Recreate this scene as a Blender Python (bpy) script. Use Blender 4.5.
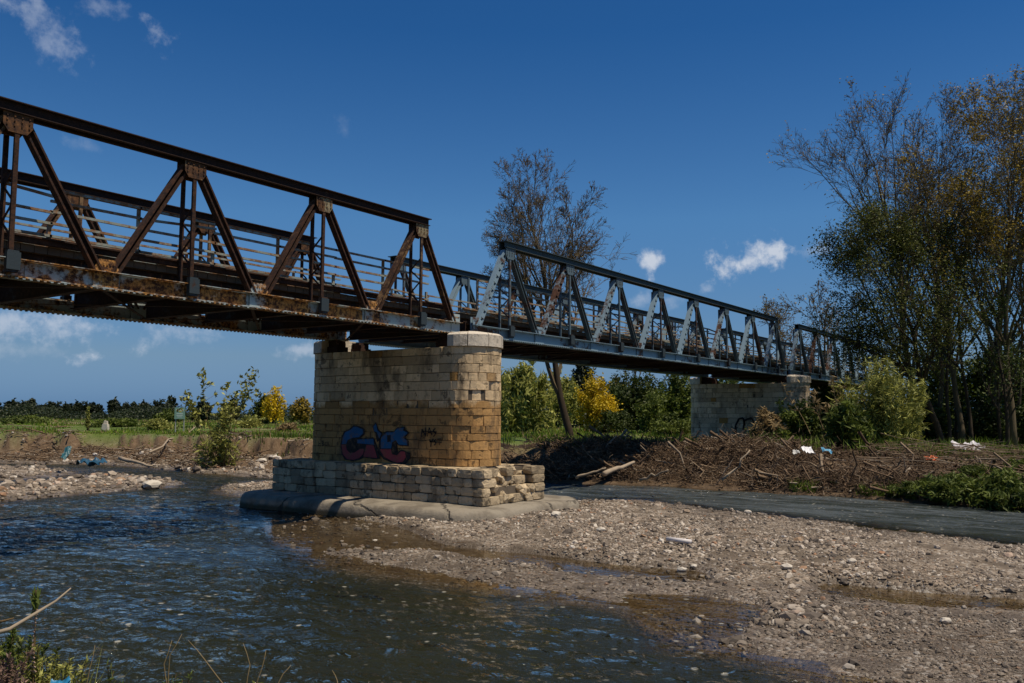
import bpy, math, random
import numpy as np
from mathutils import Vector
S = bpy.context.scene
for o in list(bpy.data.objects): bpy.data.objects.remove(o)
COL = S.collection
rng = np.random.default_rng(7)
random.seed(7)

# ------------------------------------------------------------------ camera
# world: X runs along the bridge, Y across it (away from the viewer), water level z = 0
FPX, TH, PIT, ROL, EYE = 879.4, .6164, .085, .0060, 2.6
_F = np.array([math.cos(TH)*math.cos(PIT), math.sin(TH)*math.cos(PIT), math.sin(PIT)])
_R0 = np.array([math.sin(TH), -math.cos(TH), 0.]); _U0 = np.cross(_R0, _F)
_R = _R0*math.cos(ROL)+_U0*math.sin(ROL); _U = _U0*math.cos(ROL)-_R0*math.sin(ROL)
def ray(u, v): return _F*FPX+_R*(u-512)-_U*(v-341.5)
def gz(u, v, z=0.): d = ray(u, v); return np.array([0, 0, EYE])+d*(z-EYE)/d[2]
def gx(u, v, X): d = ray(u, v); return np.array([0, 0, EYE])+d*X/d[0]
def dep(u, D): d = _F*FPX+_R*(u-512)-_U*(416-341.5); d = d/np.dot(d, _F); return (d*D)[:2]   # ground spot at depth D
def zat(v, D): d = ray(512, v); return EYE+d[2]/math.hypot(d[0], d[1])*D/math.cos(PIT)
cam = bpy.data.cameras.new('camera'); co = bpy.data.objects.new('camera', cam); COL.objects.link(co)
from mathutils import Matrix
co.matrix_world = Matrix(((_R[0], _U[0], -_F[0], 0), (_R[1], _U[1], -_F[1], 0), (_R[2], _U[2], -_F[2], EYE), (0, 0, 0, 1)))
cam.sensor_width = 36; cam.lens = FPX*36/1024; cam.clip_start = .05; cam.clip_end = 8000
S.camera = co

# ------------------------------------------------------------------ light
SUN = Vector((.13, -1, 2.2)).normalized()
EXPOSURE = -.05
SKY = .062
w = bpy.data.worlds.new('World'); S.world = w; w.use_nodes = True
nt = w.node_tree; N = nt.nodes; L = nt.links
bg = N['Background']; bg.inputs[1].default_value = SKY
sky = N.new('ShaderNodeTexSky'); sky.sky_type = 'NISHITA'; sky.sun_disc = False
sky.sun_elevation = math.asin(SUN.z); sky.sun_rotation = math.atan2(SUN.x, SUN.y)
sky.air_density = 1.; sky.dust_density = .25; sky.ozone_density = 3.0; sky.altitude = 100
hs = N.new('ShaderNodeHueSaturation'); hs.inputs['Saturation'].default_value = 1.05; hs.inputs['Hue'].default_value = .503; hs.inputs['Value'].default_value = 2.4*.92
pol = N.new('ShaderNodeMix'); pol.data_type = 'RGBA'; pol.blend_type = 'MULTIPLY'; pol.inputs['Factor'].default_value = 1   # polarised, deep blue southern sky
L.new(sky.outputs[0], pol.inputs['A']); pol.inputs['B'].default_value = (.72, .93, 1.30, 1); 
sz = N.new('ShaderNodeSeparateXYZ'); tc0 = N.new('ShaderNodeTexCoord'); L.new(tc0.outputs['Generated'], sz.inputs[0])
rmp = N.new('ShaderNodeValToRGB'); L.new(sz.outputs[2], rmp.inputs[0]); el = rmp.color_ramp.elements   # clear air: deep blue overhead, steel blue at the horizon
while len(el) < 5: el.new(.5)
for e_, (p_, c_) in zip(el, [(0., (.42, .67, 1.10)), (.064, (.94, .94, .92)), (.218, (1.14, 1.36, 1.2)), (.41, (.66, 1.05, 1.08)), (1., (.5, .95, 1.0))]):
    e_.position = p_; e_.color = tuple(q/2.4 for q in c_)+(1,)
pl2 = N.new('ShaderNodeMix'); pl2.data_type = 'RGBA'; pl2.blend_type = 'MULTIPLY'; pl2.inputs['Factor'].default_value = 1
L.new(pol.outputs['Result'], pl2.inputs['A']); L.new(rmp.outputs[0], pl2.inputs['B']); L.new(pl2.outputs['Result'], hs.inputs['Color'])
tcw = N.new('ShaderNodeTexCoord')
def wmath(op, a, b=None, c=None):
    n = N.new('ShaderNodeMath'); n.operation = op
    for i, x in enumerate((a, b, c)):
        if x is None: continue
        if isinstance(x, (int, float)): n.inputs[i].default_value = x
        else: L.new(x, n.inputs[i])
    return n.outputs[0]
def wdot(vec):
    n = N.new('ShaderNodeVectorMath'); n.operation = 'DOT_PRODUCT'; L.new(tcw.outputs['Generated'], n.inputs[0]); n.inputs[1].default_value = vec; return n.outputs['Value']
nz = N.new('ShaderNodeTexNoise'); nz.inputs['Scale'].default_value = 26; nz.inputs['Detail'].default_value = 9; nz.inputs['Roughness'].default_value = .62
L.new(tcw.outputs['Generated'], nz.inputs['Vector'])
nz2 = N.new('ShaderNodeTexNoise'); nz2.inputs['Scale'].default_value = 70; nz2.inputs['Detail'].default_value = 6; nz2.inputs['Roughness'].default_value = .6
L.new(tcw.outputs['Generated'], nz2.inputs['Vector'])
CLOUDS = [  # bearing of each small cloud, half sizes, tilt, strength
 (728, 262, 27, 25, 0, 1.2), (777, 249, 28, 18, .35, 1.15), (752, 260, 34, 16, .2, 1.0), (812, 252, 30, 12, .1, .35), (651, 263, 13, 17, 0, 1.0), (643, 298, 20, 10, .4, .35), (706, 290, 9, 7, 0, .4),
 (45, 28, 66, 24, -.7, .34), (10, 5, 55, 26, -.2, .40), (158, 34, 36, 15, -1.0, .42), (108, 8, 26, 12, 0, .26), (85, 146, 34, 9, -.2, .14), (345, 130, 18, 8, -1.1, .10),
 (60, 326, 120, 26, -.05, .62), (95, 357, 30, 11, 0, .8), (190, 332, 70, 18, 0, .4), (300, 350, 30, 10, .1, .5), (15, 350, 60, 12, 0, .25), (668, 300, 26, 9, .2, .25)]
tot = None
for (u, v, ru, rv, tl, k) in CLOUDS:
    d = ray(u, v); d = d/np.linalg.norm(d)
    rr = np.cross(d, [0, 0, 1]); rr /= np.linalg.norm(rr); uu = np.cross(rr, d)
    a = rr*math.cos(tl)+uu*math.sin(tl); b = uu*math.cos(tl)-rr*math.sin(tl)
    sc_ = np.linalg.norm(ray(u, v))
    # texture-space noise is added to the elliptical distance so that the outlines billow
    xa = wmath('MULTIPLY', wdot(tuple(a)), sc_/ru); xb = wmath('MULTIPLY', wdot(tuple(b)), sc_/rv)
    q = wmath('ADD', wmath('MULTIPLY', xa, xa), wmath('MULTIPLY', xb, xb))
    front = wmath('GREATER_THAN', wdot(tuple(d)), .5)
    q = wmath('SUBTRACT', 1.0, wmath('SQRT', q))
    q = wmath('ADD', q, wmath('MULTIPLY', wmath('SUBTRACT', nz.outputs[0], .5), 3.6))
    q = wmath('ADD', q, wmath('MULTIPLY', wmath('SUBTRACT', nz2.outputs[0], .5), 1.6))
    edge = wmath('SUBTRACT', 1.15, wmath('SQRT', wmath('ADD', wmath('MULTIPLY', wmath('MULTIPLY', xa, xa), .45), wmath('MULTIPLY', wmath('MULTIPLY', xb, xb), .45))))
    mr = N.new('ShaderNodeMapRange'); mr.interpolation_type = 'SMOOTHSTEP'; L.new(q, mr.inputs[0]); mr.inputs[1].default_value = .12; mr.inputs[2].default_value = 1.3
    me = N.new('ShaderNodeMapRange'); me.interpolation_type = 'SMOOTHSTEP'; L.new(edge, me.inputs[0]); me.inputs[1].default_value = 0; me.inputs[2].default_value = .5
    m = wmath('MULTIPLY', wmath('MULTIPLY', wmath('MULTIPLY', mr.outputs[0], me.outputs[0]), front), k)
    tot = m if tot is None else wmath('MAXIMUM', tot, m)
mx = N.new('ShaderNodeMix'); mx.data_type = 'RGBA'; L.new(wmath('MINIMUM', tot, .95), mx.inputs['Factor'])
L.new(hs.outputs[0], mx.inputs['A']); mx.inputs['B'].default_value = (9.3, 10.2, 11.8, 1)
L.new(mx.outputs['Result'], bg.inputs[0])

sl = bpy.data.lights.new('sun', 'SUN'); sl.energy = 5.0; sl.angle = math.radians(.53); sl.color = (1, .88, .71)
so = bpy.data.objects.new('sun', sl); COL.objects.link(so); so.rotation_euler = SUN.to_track_quat('Z', 'Y').to_euler(); so.location = (0, -30, 60)
S.view_settings.view_transform = 'Standard'; S.view_settings.look = 'None'; S.view_settings.exposure = EXPOSURE; S.view_settings.gamma = 1
S.render.engine = 'CYCLES'; cy = S.cycles
cy.use_denoising = True; cy.max_bounces = 6; cy.diffuse_bounces = 3; cy.glossy_bounces = 3; cy.transparent_max_bounces = 12; cy.transmission_bounces = 4
cy.caustics_reflective = False; cy.caustics_refractive = False; cy.sample_clamp_indirect = 4

# ------------------------------------------------------------------ helpers
def tag(o, label=None, cat=None, group=None, kind=None):
    if label: o['label'] = label
    if cat: o['category'] = cat
    if group: o['group'] = group
    if kind: o['kind'] = kind
    return o
def empty(name, loc=(0, 0, 0)):
    o = bpy.data.objects.new(name, None); COL.objects.link(o); o.location = loc; o.empty_display_size = .3; return o
def npmesh(name, V, F, mat, parent=None, tint=None, smooth=False, attrs=None, origin=None):
    """V (n,3) in world space, F list of (m,k) index arrays"""
    V = np.asarray(V, np.float32)
    off = np.zeros(3) if origin is None else np.asarray(origin, float)
    me = bpy.data.meshes.new(name)
    Fs = [np.asarray(f, np.int32) for f in F if len(f)]
    nl = sum(f.size for f in Fs); npoly = sum(len(f) for f in Fs)
    me.vertices.add(len(V)); me.vertices.foreach_set('co', (V-off).astype(np.float32).ravel())
    me.loops.add(nl); me.loops.foreach_set('vertex_index', np.concatenate([f.ravel() for f in Fs]))
    me.polygons.add(npoly)
    sizes = np.concatenate([np.full(len(f), f.shape[1]) for f in Fs]); st = np.concatenate([[0], np.cumsum(sizes)[:-1]])
    me.polygons.foreach_set('loop_start', st.astype(np.int32)); me.polygons.foreach_set('loop_total', sizes.astype(np.int32))
    me.polygons.foreach_set('use_smooth', np.full(npoly, smooth))
    me.update(calc_edges=True); me.validate()
    if tint is not None:
        a = me.attributes.new('tint', 'FLOAT', 'POINT'); a.data.foreach_set('value', np.asarray(tint, np.float32))
    for k, val in (attrs or {}).items():
        a = me.attributes.new(k, 'FLOAT', 'POINT'); a.data.foreach_set('value', np.asarray(val, np.float32))
    me.materials.append(mat)
    o = bpy.data.objects.new(name, me); COL.objects.link(o)
    if parent is not None:
        o.parent = parent
        o.location = off-np.array(parent_loc(parent))
    else: o.location = off
    return o
def parent_loc(p):
    l = Vector((0, 0, 0))
    while p is not None: l = l+p.location; p = p.parent
    return l
BOXF = np.array([[0, 3, 2, 1], [4, 5, 6, 7], [0, 1, 5, 4], [1, 2, 6, 5], [2, 3, 7, 6], [3, 0, 4, 7]])
class MB:
    def __init__(s): s.V = []; s.F = {}; s.T = []; s.n = 0
    def add(s, V, F, t=.5):
        V = np.asarray(V, float); s.V.append(V); s.T.append(np.broadcast_to(np.asarray(t, float), (len(V),)))
        for f in F:
            f = np.asarray(f)
            if f.ndim == 1: f = f[None]
            s.F.setdefault(f.shape[1], []).append(f+s.n)
        s.n += len(V); return s
    def box(s, x0, x1, y0, y1, z0, z1, t=.5):
        return s.add([[x0, y0, z0], [x1, y0, z0], [x1, y1, z0], [x0, y1, z0], [x0, y0, z1], [x1, y0, z1], [x1, y1, z1], [x0, y1, z1]], [BOXF], t)
    def bar(s, a, b, wy, wn, t=.5, side=(0, 1, 0)):
        """bar from a to b; wy = thickness along `side`, wn = width across"""
        a = np.array(a, float); b = np.array(b, float); d = b-a; d /= np.linalg.norm(d)
        sd = np.array(side, float); sd -= d*np.dot(sd, d); sd /= np.linalg.norm(sd); nn = np.cross(d, sd)
        q = [(-1, -1), (1, -1), (1, 1), (-1, 1)]
        V = [p+sd*i*wy/2+nn*j*wn/2 for p in (a, b) for i, j in q]
        return s.add(V, [BOXF], t)
    def prism(s, pts, dirv, t=.5):
        """closed polygon pts extruded by dirv"""
        P = np.array(pts, float); n = len(P); Q = P+np.array(dirv, float)
        F = [[i, (i+1) % n, n+(i+1) % n, n+i] for i in range(n)]
        return s.add(np.vstack([P, Q]), [np.array(F), np.arange(n)[::-1], np.arange(n)+n], t)
    def tube(s, pts, rad, k=6, t=.5):
        P = np.array(pts, float); n = len(P); rad = np.broadcast_to(rad, (n,))
        T = np.gradient(P, axis=0); T /= np.linalg.norm(T, axis=1)[:, None]+1e-9
        ref = np.array([0, 0, 1.]) if abs(T[0][2]) < .8 else np.array([1., 0, 0])
        A = np.cross(T, ref); A /= np.linalg.norm(A, axis=1)[:, None]+1e-9; B = np.cross(T, A)
        th = np.arange(k)*2*math.pi/k
        V = (P[:, None]+rad[:, None, None]*(np.cos(th)[None, :, None]*A[:, None]+np.sin(th)[None, :, None]*B[:, None])).reshape(-1, 3)
        i = np.arange(n-1)[:, None]*k; j = np.arange(k)[None]; j2 = (j+1) % k
        F = np.stack([i+j, i+j2, i+k+j2, i+k+j], -1).reshape(-1, 4)
        return s.add(V, [F, np.arange(k)[::-1], np.arange(k)+(n-1)*k], t)
    def build(s, name, mat, parent=None, smooth=False, origin=None):
        V = np.vstack(s.V); F = [np.vstack(f) for f in s.F.values()]
        if origin is None and parent is not None: origin = parent_loc(parent)
        if origin is None: origin = (V[:, 0].mean(), V[:, 1].mean(), V[:, 2].min())
        return npmesh(name, V, F, mat, parent, np.concatenate(s.T), smooth, origin=origin)

def fbm(x, y, scale, seed=0, oct=4):
    """smooth value noise, about -1..1"""
    out = np.zeros_like(np.asarray(x, float)); amp = 1.; tot_ = 0.
    r = np.random.default_rng(seed); G = r.random((256, 256))*2-1
    for o_ in range(oct):
        X = np.asarray(x)/scale*(2**o_)+17.3*o_+seed; Y = np.asarray(y)/scale*(2**o_)+9.1*o_
        xi = np.floor(X).astype(int); yi = np.floor(Y).astype(int); fx = X-xi; fy = Y-yi
        fx = fx*fx*(3-2*fx); fy = fy*fy*(3-2*fy)
        g = lambda a, b: G[a % 256, b % 256]
        out += amp*((g(xi, yi)*(1-fx)+g(xi+1, yi)*fx)*(1-fy)+(g(xi, yi+1)*(1-fx)+g(xi+1, yi+1)*fx)*fy)
        tot_ += amp; amp *= .5
    return out/tot_*1.5
def sstep(a, b, x): t = np.clip((np.asarray(x, float)-a)/(b-a), 0, 1); return t*t*(3-2*t)
def sdist(x, y, poly):
    """signed distance, positive inside"""
    x = np.asarray(x, float); y = np.asarray(y, float); P = np.asarray(poly, float)[:, :2]
    best = np.full(x.shape, 1e9); ins = np.zeros(x.shape, bool)
    for i in range(len(P)):
        a = P[i]; b = P[(i+1) % len(P)]; e = b-a
        t = np.clip(((x-a[0])*e[0]+(y-a[1])*e[1])/(e@e), 0, 1)
        best = np.minimum(best, np.hypot(x-a[0]-t*e[0], y-a[1]-t*e[1]))
        c = (a[1] > y) != (b[1] > y)
        if abs(e[1]) > 1e-12: ins ^= c & (x < e[0]*(y-a[1])/e[1]+a[0])
    return np.where(ins, best, -best)

# ---- node material helper
class Mat:
    def __init__(s, name, rough=.8, spec=.3):
        s.m = bpy.data.materials.new(name); s.m.use_nodes = True; s.t = s.m.node_tree; s.N = s.t.nodes; s.L = s.t.links
        s.b = s.N['Principled BSDF']; s.b.inputs['Roughness'].default_value = rough; s.b.inputs['Specular IOR Level'].default_value = spec
        s.tc = s.N.new('ShaderNodeTexCoord'); s.geo = s.N.new('ShaderNodeNewGeometry')
    def set(s, sock, v):
        if isinstance(v, (int, float)): sock.default_value = v
        elif isinstance(v, (tuple, list)): sock.default_value = tuple(v)+((1,) if len(v) == 3 and len(sock.default_value) == 4 else ())
        else: s.L.new(v, sock)
    def noise(s, scale, detail=4, rough=.55, vec=None, stretch=None, out=0, dist=0):
        n = s.N.new('ShaderNodeTexNoise'); n.inputs['Scale'].default_value = scale; n.inputs['Detail'].default_value = detail; n.inputs['Roughness'].default_value = rough; n.inputs['Distortion'].default_value = dist
        v = vec or s.geo.outputs['Position']
        if stretch:
            mp = s.N.new('ShaderNodeMapping'); mp.inputs['Scale'].default_value = stretch; s.L.new(v, mp.inputs['Vector']); v = mp.outputs[0]
        s.L.new(v, n.inputs['Vector']); return n.outputs[out]
    def attr(s, name='tint'):
        a = s.N.new('ShaderNodeAttribute'); a.attribute_name = name; return a.outputs['Fac']
    def ramp(s, f, stops):
        r = s.N.new('ShaderNodeValToRGB'); s.L.new(f, r.inputs[0]); e = r.color_ramp.elements
        while len(e) < len(stops): e.new(.5)
        for q, (p, c) in zip(e, stops): q.position = p; q.color = (c, c, c, 1) if isinstance(c, (int, float)) else tuple(c)+(1,)
        return r.outputs[0]
    def math(s, op, a, b=0.):
        n = s.N.new('ShaderNodeMath'); n.operation = op; s.set(n.inputs[0], a); s.set(n.inputs[1], b); return n.outputs[0]
    def mix(s, f, a, b, mode='MIX'):
        n = s.N.new('ShaderNodeMix'); n.data_type = 'RGBA'; n.blend_type = mode; s.set(n.inputs['Factor'], f); s.set(n.inputs['A'], a); s.set(n.inputs['B'], b); return n.outputs['Result']
    def smooth(s, x, lo, hi):
        n = s.N.new('ShaderNodeMapRange'); n.interpolation_type = 'SMOOTHSTEP'; s.L.new(x, n.inputs[0]); n.inputs[1].default_value = lo; n.inputs[2].default_value = hi; return n.outputs[0]
    def z(s):
        n = s.N.new('ShaderNodeSeparateXYZ'); s.L.new(s.geo.outputs['Position'], n.inputs[0]); return n.outputs[2]
    def bump(s, h, strength=.5, dist=.02):
        n = s.N.new('ShaderNodeBump'); s.L.new(h, n.inputs['Height']); n.inputs['Strength'].default_value = strength; n.inputs['Distance'].default_value = dist
        s.L.new(n.outputs[0], s.b.inputs['Normal']); return n
    def col(s, c): s.set(s.b.inputs['Base Color'], c); return s

def metal(name, paint, amount, rust_hi=(.30, .11, .03), rust_lo=(.035, .016, .010), th=(.40, .72)):
    """old painted iron: paint left on `amount` of the surface, rust over the rest"""
    m = Mat(name, .75, .3)
    n1 = m.noise(2.3, 6, .65); n2 = m.noise(11, 5, .7); n3 = m.noise(38, 3, .6)
    rust = m.mix(m.ramp(n2, [(th[0], 0.), (th[1], 1.)]), rust_lo, rust_hi)
    rust = m.mix(m.ramp(n3, [(.35, .0), (.75, .55)]), rust, (.06, .025, .014))
    f = m.math('ADD', m.math('MULTIPLY', n1, .7), m.math('MULTIPLY', n2, .3))
    f = m.math('ADD', f, m.math('MULTIPLY', m.math('SUBTRACT', m.attr(), .5), .35))
    c0 = .72-.44*amount
    k = m.smooth(f, c0-.06, c0+.06)
    pt = m.mix(n3, tuple(x*.75 for x in paint), tuple(x*1.15 for x in paint))
    m.col(m.mix(k, rust, pt)); m.bump(m.math('ADD', n3, m.math('MULTIPLY', k, .5)), .5, .006)
    m.set(m.b.inputs['Roughness'], m.math('SUBTRACT', .88, m.math('MULTIPLY', k, .3)))
    return m.m
M = {}
M['rust_dark'] = metal('rusty_iron', (.12, .08, .04), .08, (.036, .016, .010), (.007, .005, .004))
M['rust_strut'] = metal('rusty_strut_iron', (.18, .11, .05), .14, (.085, .034, .014), (.008, .005, .004))
M['rust_bright'] = metal('rusty_chord_iron', (.33, .39, .39), .47, (.58, .28, .07), (.045, .020, .010), (.42, .60))
M['rust_gusset'] = metal('rusty_gusset_iron', (.26, .22, .13), .20, (.20, .09, .03), (.02, .011, .008))
M['blue_dark'] = metal('dark_blue_grey_paint', (.045, .066, .075), .82, (.08, .035, .02))
M['blue_light'] = metal('light_blue_grey_paint', (.20, .285, .34), .74, (.16, .07, .035))
M['blue_mid'] = metal('mid_blue_grey_paint', (.085, .125, .150), .80, (.12, .055, .03))
M['box_iron'] = metal('dark_box_iron', (.030, .042, .048), .72, (.08, .035, .015))
M['floor_iron'] = metal('dark_floor_iron', (.03, .03, .03), .3, (.07, .03, .018), (.016, .010, .008))
m = Mat('rusty_railing', .75)
m.col(m.mix(m.smooth(m.noise(3.5, 5, .7), .42, .58), m.mix(m.noise(20, 3), (.10, .045, .022), (.30, .16, .07)), (.24, .27, .24))); M['rail'] = m.m
m = Mat('timber_deck', .9)
m.col(m.mix(m.noise(6, 5, .7, stretch=(.4, 3, 3)), (.035, .022, .014), (.20, .13, .08))); M['deck'] = m.m

def stone(name, pale, ochre, zline, grime=.5, odd=True):
    m = Mat(name, .92, .2)
    t = m.attr(); n1 = m.noise(1.1, 5, .6); n2 = m.noise(9, 6, .7); n3 = m.noise(45, 4, .6)
    a = m.mix(t, tuple(x*.50 for x in pale), tuple(x*1.08 for x in pale))
    if odd: a = m.mix(m.ramp(t, [(.0, 1.), (.05, 1.), (.06, 0.)]), a, (.40, .22, .07))
    b = m.mix(t, tuple(x*.75 for x in ochre), tuple(x*1.15 for x in ochre))
    wob = m.math('ADD', m.math('MULTIPLY', m.math('SUBTRACT', m.noise(1.9, 6, .7), .5), .8), m.math('MULTIPLY', m.math('SUBTRACT', t, .5), .16))
    k = m.smooth(m.math('ADD', m.z(), wob), zline-.10, zline+.10)
    c = m.mix(k, b, a)
    n1 = m.noise(1.3, 6, .68, stretch=(1, 1, .45)); c = m.mix(m.math('MULTIPLY', m.smooth(n1, .50, .66), grime), c, (.085, .065, .045))
    c = m.mix(m.math('MULTIPLY', m.smooth(n2, .52, .72), .5), c, (.12, .085, .05))
    c = m.mix(m.math('MULTIPLY', m.smooth(m.noise(3.1, 5, .7), .58, .63), .8*grime+.1), c, (.03, .025, .02))
    m.col(c); m.bump(m.math('ADD', n2, m.math('MULTIPLY', n3, .5)), .9, .03)
    return m.m
M['stone'] = stone('pier_ashlar', (.82, .61, .36), (.46, .265, .10), 2.95, .7)
M['stone_plinth'] = stone('plinth_rubble_stone', (.56, .44, .28), (.40, .31, .19), .3, .7, False)
M['stone_far'] = stone('far_pier_ashlar', (.74, .58, .40), (.48, .35, .21), 1.6, .55)
M['stone_cap'] = stone('cap_stone', (.68, .60, .48), (.6, .5, .4), 0, .35)
m = Mat('pier_mortar', .95); m.col(m.mix(m.noise(8, 4), (.06, .048, .035), (.17, .135, .095))); M['mortar'] = m.m
m = Mat('weathered_concrete', .9)
m.col(m.mix(m.smooth(m.noise(1.5, 5, .6), .4, .65), (.27, .235, .18), m.mix(m.noise(14, 5, .7), (.10, .085, .062), (.22, .185, .14)))); 
vc = m.N.new('ShaderNodeTexVoronoi'); vc.feature = 'DISTANCE_TO_EDGE'; vc.inputs['Scale'].default_value = .32; m.L.new(m.mix(.35, m.geo.outputs['Position'], m.noise(1.5, 5, .7, out=1)), vc.inputs['Vector'])
cr = m.smooth(vc.outputs[0], .012, .0); base_c = m.b.inputs['Base Color'].links[0].from_socket
m.col(m.mix(m.math('MULTIPLY', cr, .8), m.mix(m.smooth(m.math('ADD', m.z(), m.math('MULTIPLY', m.noise(2, 4), .12)), .24, .12), base_c, (.075, .062, .035)), (.03, .025, .02)))
m.bump(m.math('SUBTRACT', m.noise(9, 7, .75), cr), .8, .05); M['concrete'] = m.m
def plain(name, c, rough=.8, var=.25, sc=8):
    m = Mat(name, rough); m.col(m.mix(m.noise(sc, 4), tuple(x*(1-var) for x in c), tuple(min(1, x*(1+var)) for x in c))); return m.m
def leafmat(name, dark, lite, trans=.25):
    m = Mat(name, .6, .3); t = m.attr()
    c = m.mix(t, dark, lite); m.col(c)
    tr = m.N.new('ShaderNodeBsdfTranslucent'); m.set(tr.inputs[0], c)
    mi = m.N.new('ShaderNodeMixShader'); mi.inputs[0].default_value = trans
    m.L.new(m.b.outputs[0], mi.inputs[1]); m.L.new(tr.outputs[0], mi.inputs[2]); m.L.new(mi.outputs[0], m.N['Material Output'].inputs[0]); return m.m
def barkmat(name, a, b):
    m = Mat(name, .9, .2); m.col(m.mix(m.noise(5, 5, .7, stretch=(2, 2, .5)), a, b)); m.bump(m.noise(25, 4, stretch=(1, 1, .3)), .5, .02); return m.m
M['bark'] = barkmat('grey_brown_bark', (.05, .038, .022), (.17, .13, .075))
M['bark_dark'] = barkmat('dark_bark', (.018, .014, .010), (.075, .055, .035))
M['bark_tan'] = barkmat('tan_bark', (.07, .045, .022), (.20, .13, .06))
M['leaf_dark'] = leafmat('dark_olive_leaves', (.014, .024, .004), (.085, .115, .016))
M['leaf_mid'] = leafmat('mid_green_leaves', (.028, .045, .008), (.16, .20, .030))
M['leaf_yellow'] = leafmat('yellow_blossom', (.30, .21, .008), (.80, .58, .02))
M['leaf_ochre'] = leafmat('ochre_spring_leaves', (.10, .075, .010), (.44, .31, .04))
M['leaf_reed'] = leafmat('pale_reed_leaves', (.09, .10, .018), (.42, .42, .10))
M['leaf_pine'] = leafmat('dark_pine_needles', (.008, .013, .006), (.030, .042, .014), .1)
M['leaf_olive'] = leafmat('olive_leaves', (.022, .032, .006), (.16, .17, .028))
M['grass'] = leafmat('bank_grass', (.040, .075, .006), (.20, .28, .025))
M['grass_dry'] = leafmat('dry_grass_stems', (.13, .085, .035), (.42, .31, .15))

# ------------------------------------------------------------------ ground
def poly(pts, z=0.): return np.array([gz(u, v, z)[:2] for u, v in pts])
BAR = poly([(540, 500), (600, 500), (640, 498.5), (700, 507), (850, 524.5), (1024, 545), (1250, 568), (1400, 720), (1000, 720), (868, 688), (800, 666), (747, 651), (700, 642), (676, 628), (660, 609), (623, 602), (555, 592), (487, 584), (420, 575), (350, 564), (322, 556), (300, 540), (290, 518), (310, 506), (400, 503)])
BAR2 = poly([(-120, 484), (0, 486), (50, 483), (85, 476), (125, 475), (180, 483.5), (150, 488), (90, 492), (0, 499), (-120, 503)])
BAR4 = poly([(-120, 468), (0, 466), (40, 468), (66, 473), (40, 477.5), (0, 480), (-120, 480)])
BAR3 = poly([(238, 485), (270, 482), (300, 484), (290, 494), (250, 495), (228, 490)])
PUD = [poly([(262, 512), (340, 515), (385, 523), (430, 539), (482, 552), (474, 558), (420, 553), (350, 550), (300, 552), (262, 540)]),
       poly([(470, 549), (530, 555), (600, 565), (690, 574), (690, 580), (600, 574), (520, 564), (470, 558)]),
       poly([(835, 587), (900, 592), (1030, 602), (1030, 611), (900, 602), (835, 593)]),
       poly([(640, 598), (700, 598), (748, 605), (756, 618), (738, 634), (705, 644), (640, 630)])]
_left = [gz(u, v, 0)[:2] for u, v in [(-60, 461), (0, 463), (100, 464), (180, 470), (270, 478)]]
_right = [gz(u, v, 0)[:2] for u, v in [(540, 482.5), (620, 484.5), (700, 487.5), (830, 495), (930, 503), (1024, 510), (1150, 521)]]
BANK = np.array([[18, 400]]+[[19, 90]]+[list(p) for p in _left+_right]+[[24, -40], [24, -600], [4000, -600], [4000, 4000], [18, 4000]], float)
NEAR = np.array([[1.5, 400], [3.2, 30], [3.2, 12], [3.3, 8], [4.6, 4.2], [6.2, .3], [7.5, -5], [10, -40], [10, -600], [-4000, -600], [-4000, 400]], float)
LOW = poly([(318, 553), (470, 561), (600, 576), (690, 584), (835, 596), (900, 605), (1030, 614), (1250, 630), (1400, 720), (868, 690), (690, 645), (555, 594), (487, 586), (350, 568)])
def layers(x, y):
    w1 = fbm(x, y, 3.2, 1, 3); w2 = fbm(x, y, .9, 2, 3)
    sb = sdist(x, y, BAR)+.35*w1*.6+.22*w2-.10
    s2 = np.maximum(sdist(x, y, BAR2), sdist(x, y, BAR4))+.5*w1+.25*w2; s3 = sdist(x, y, BAR3)+.3*w2
    sk = sdist(x, y, BANK)+.5*w1+.3*w2; sn = sdist(x, y, NEAR)+.2*w1
    return sb, s2, s3, sk, sn, w1, w2
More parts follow.
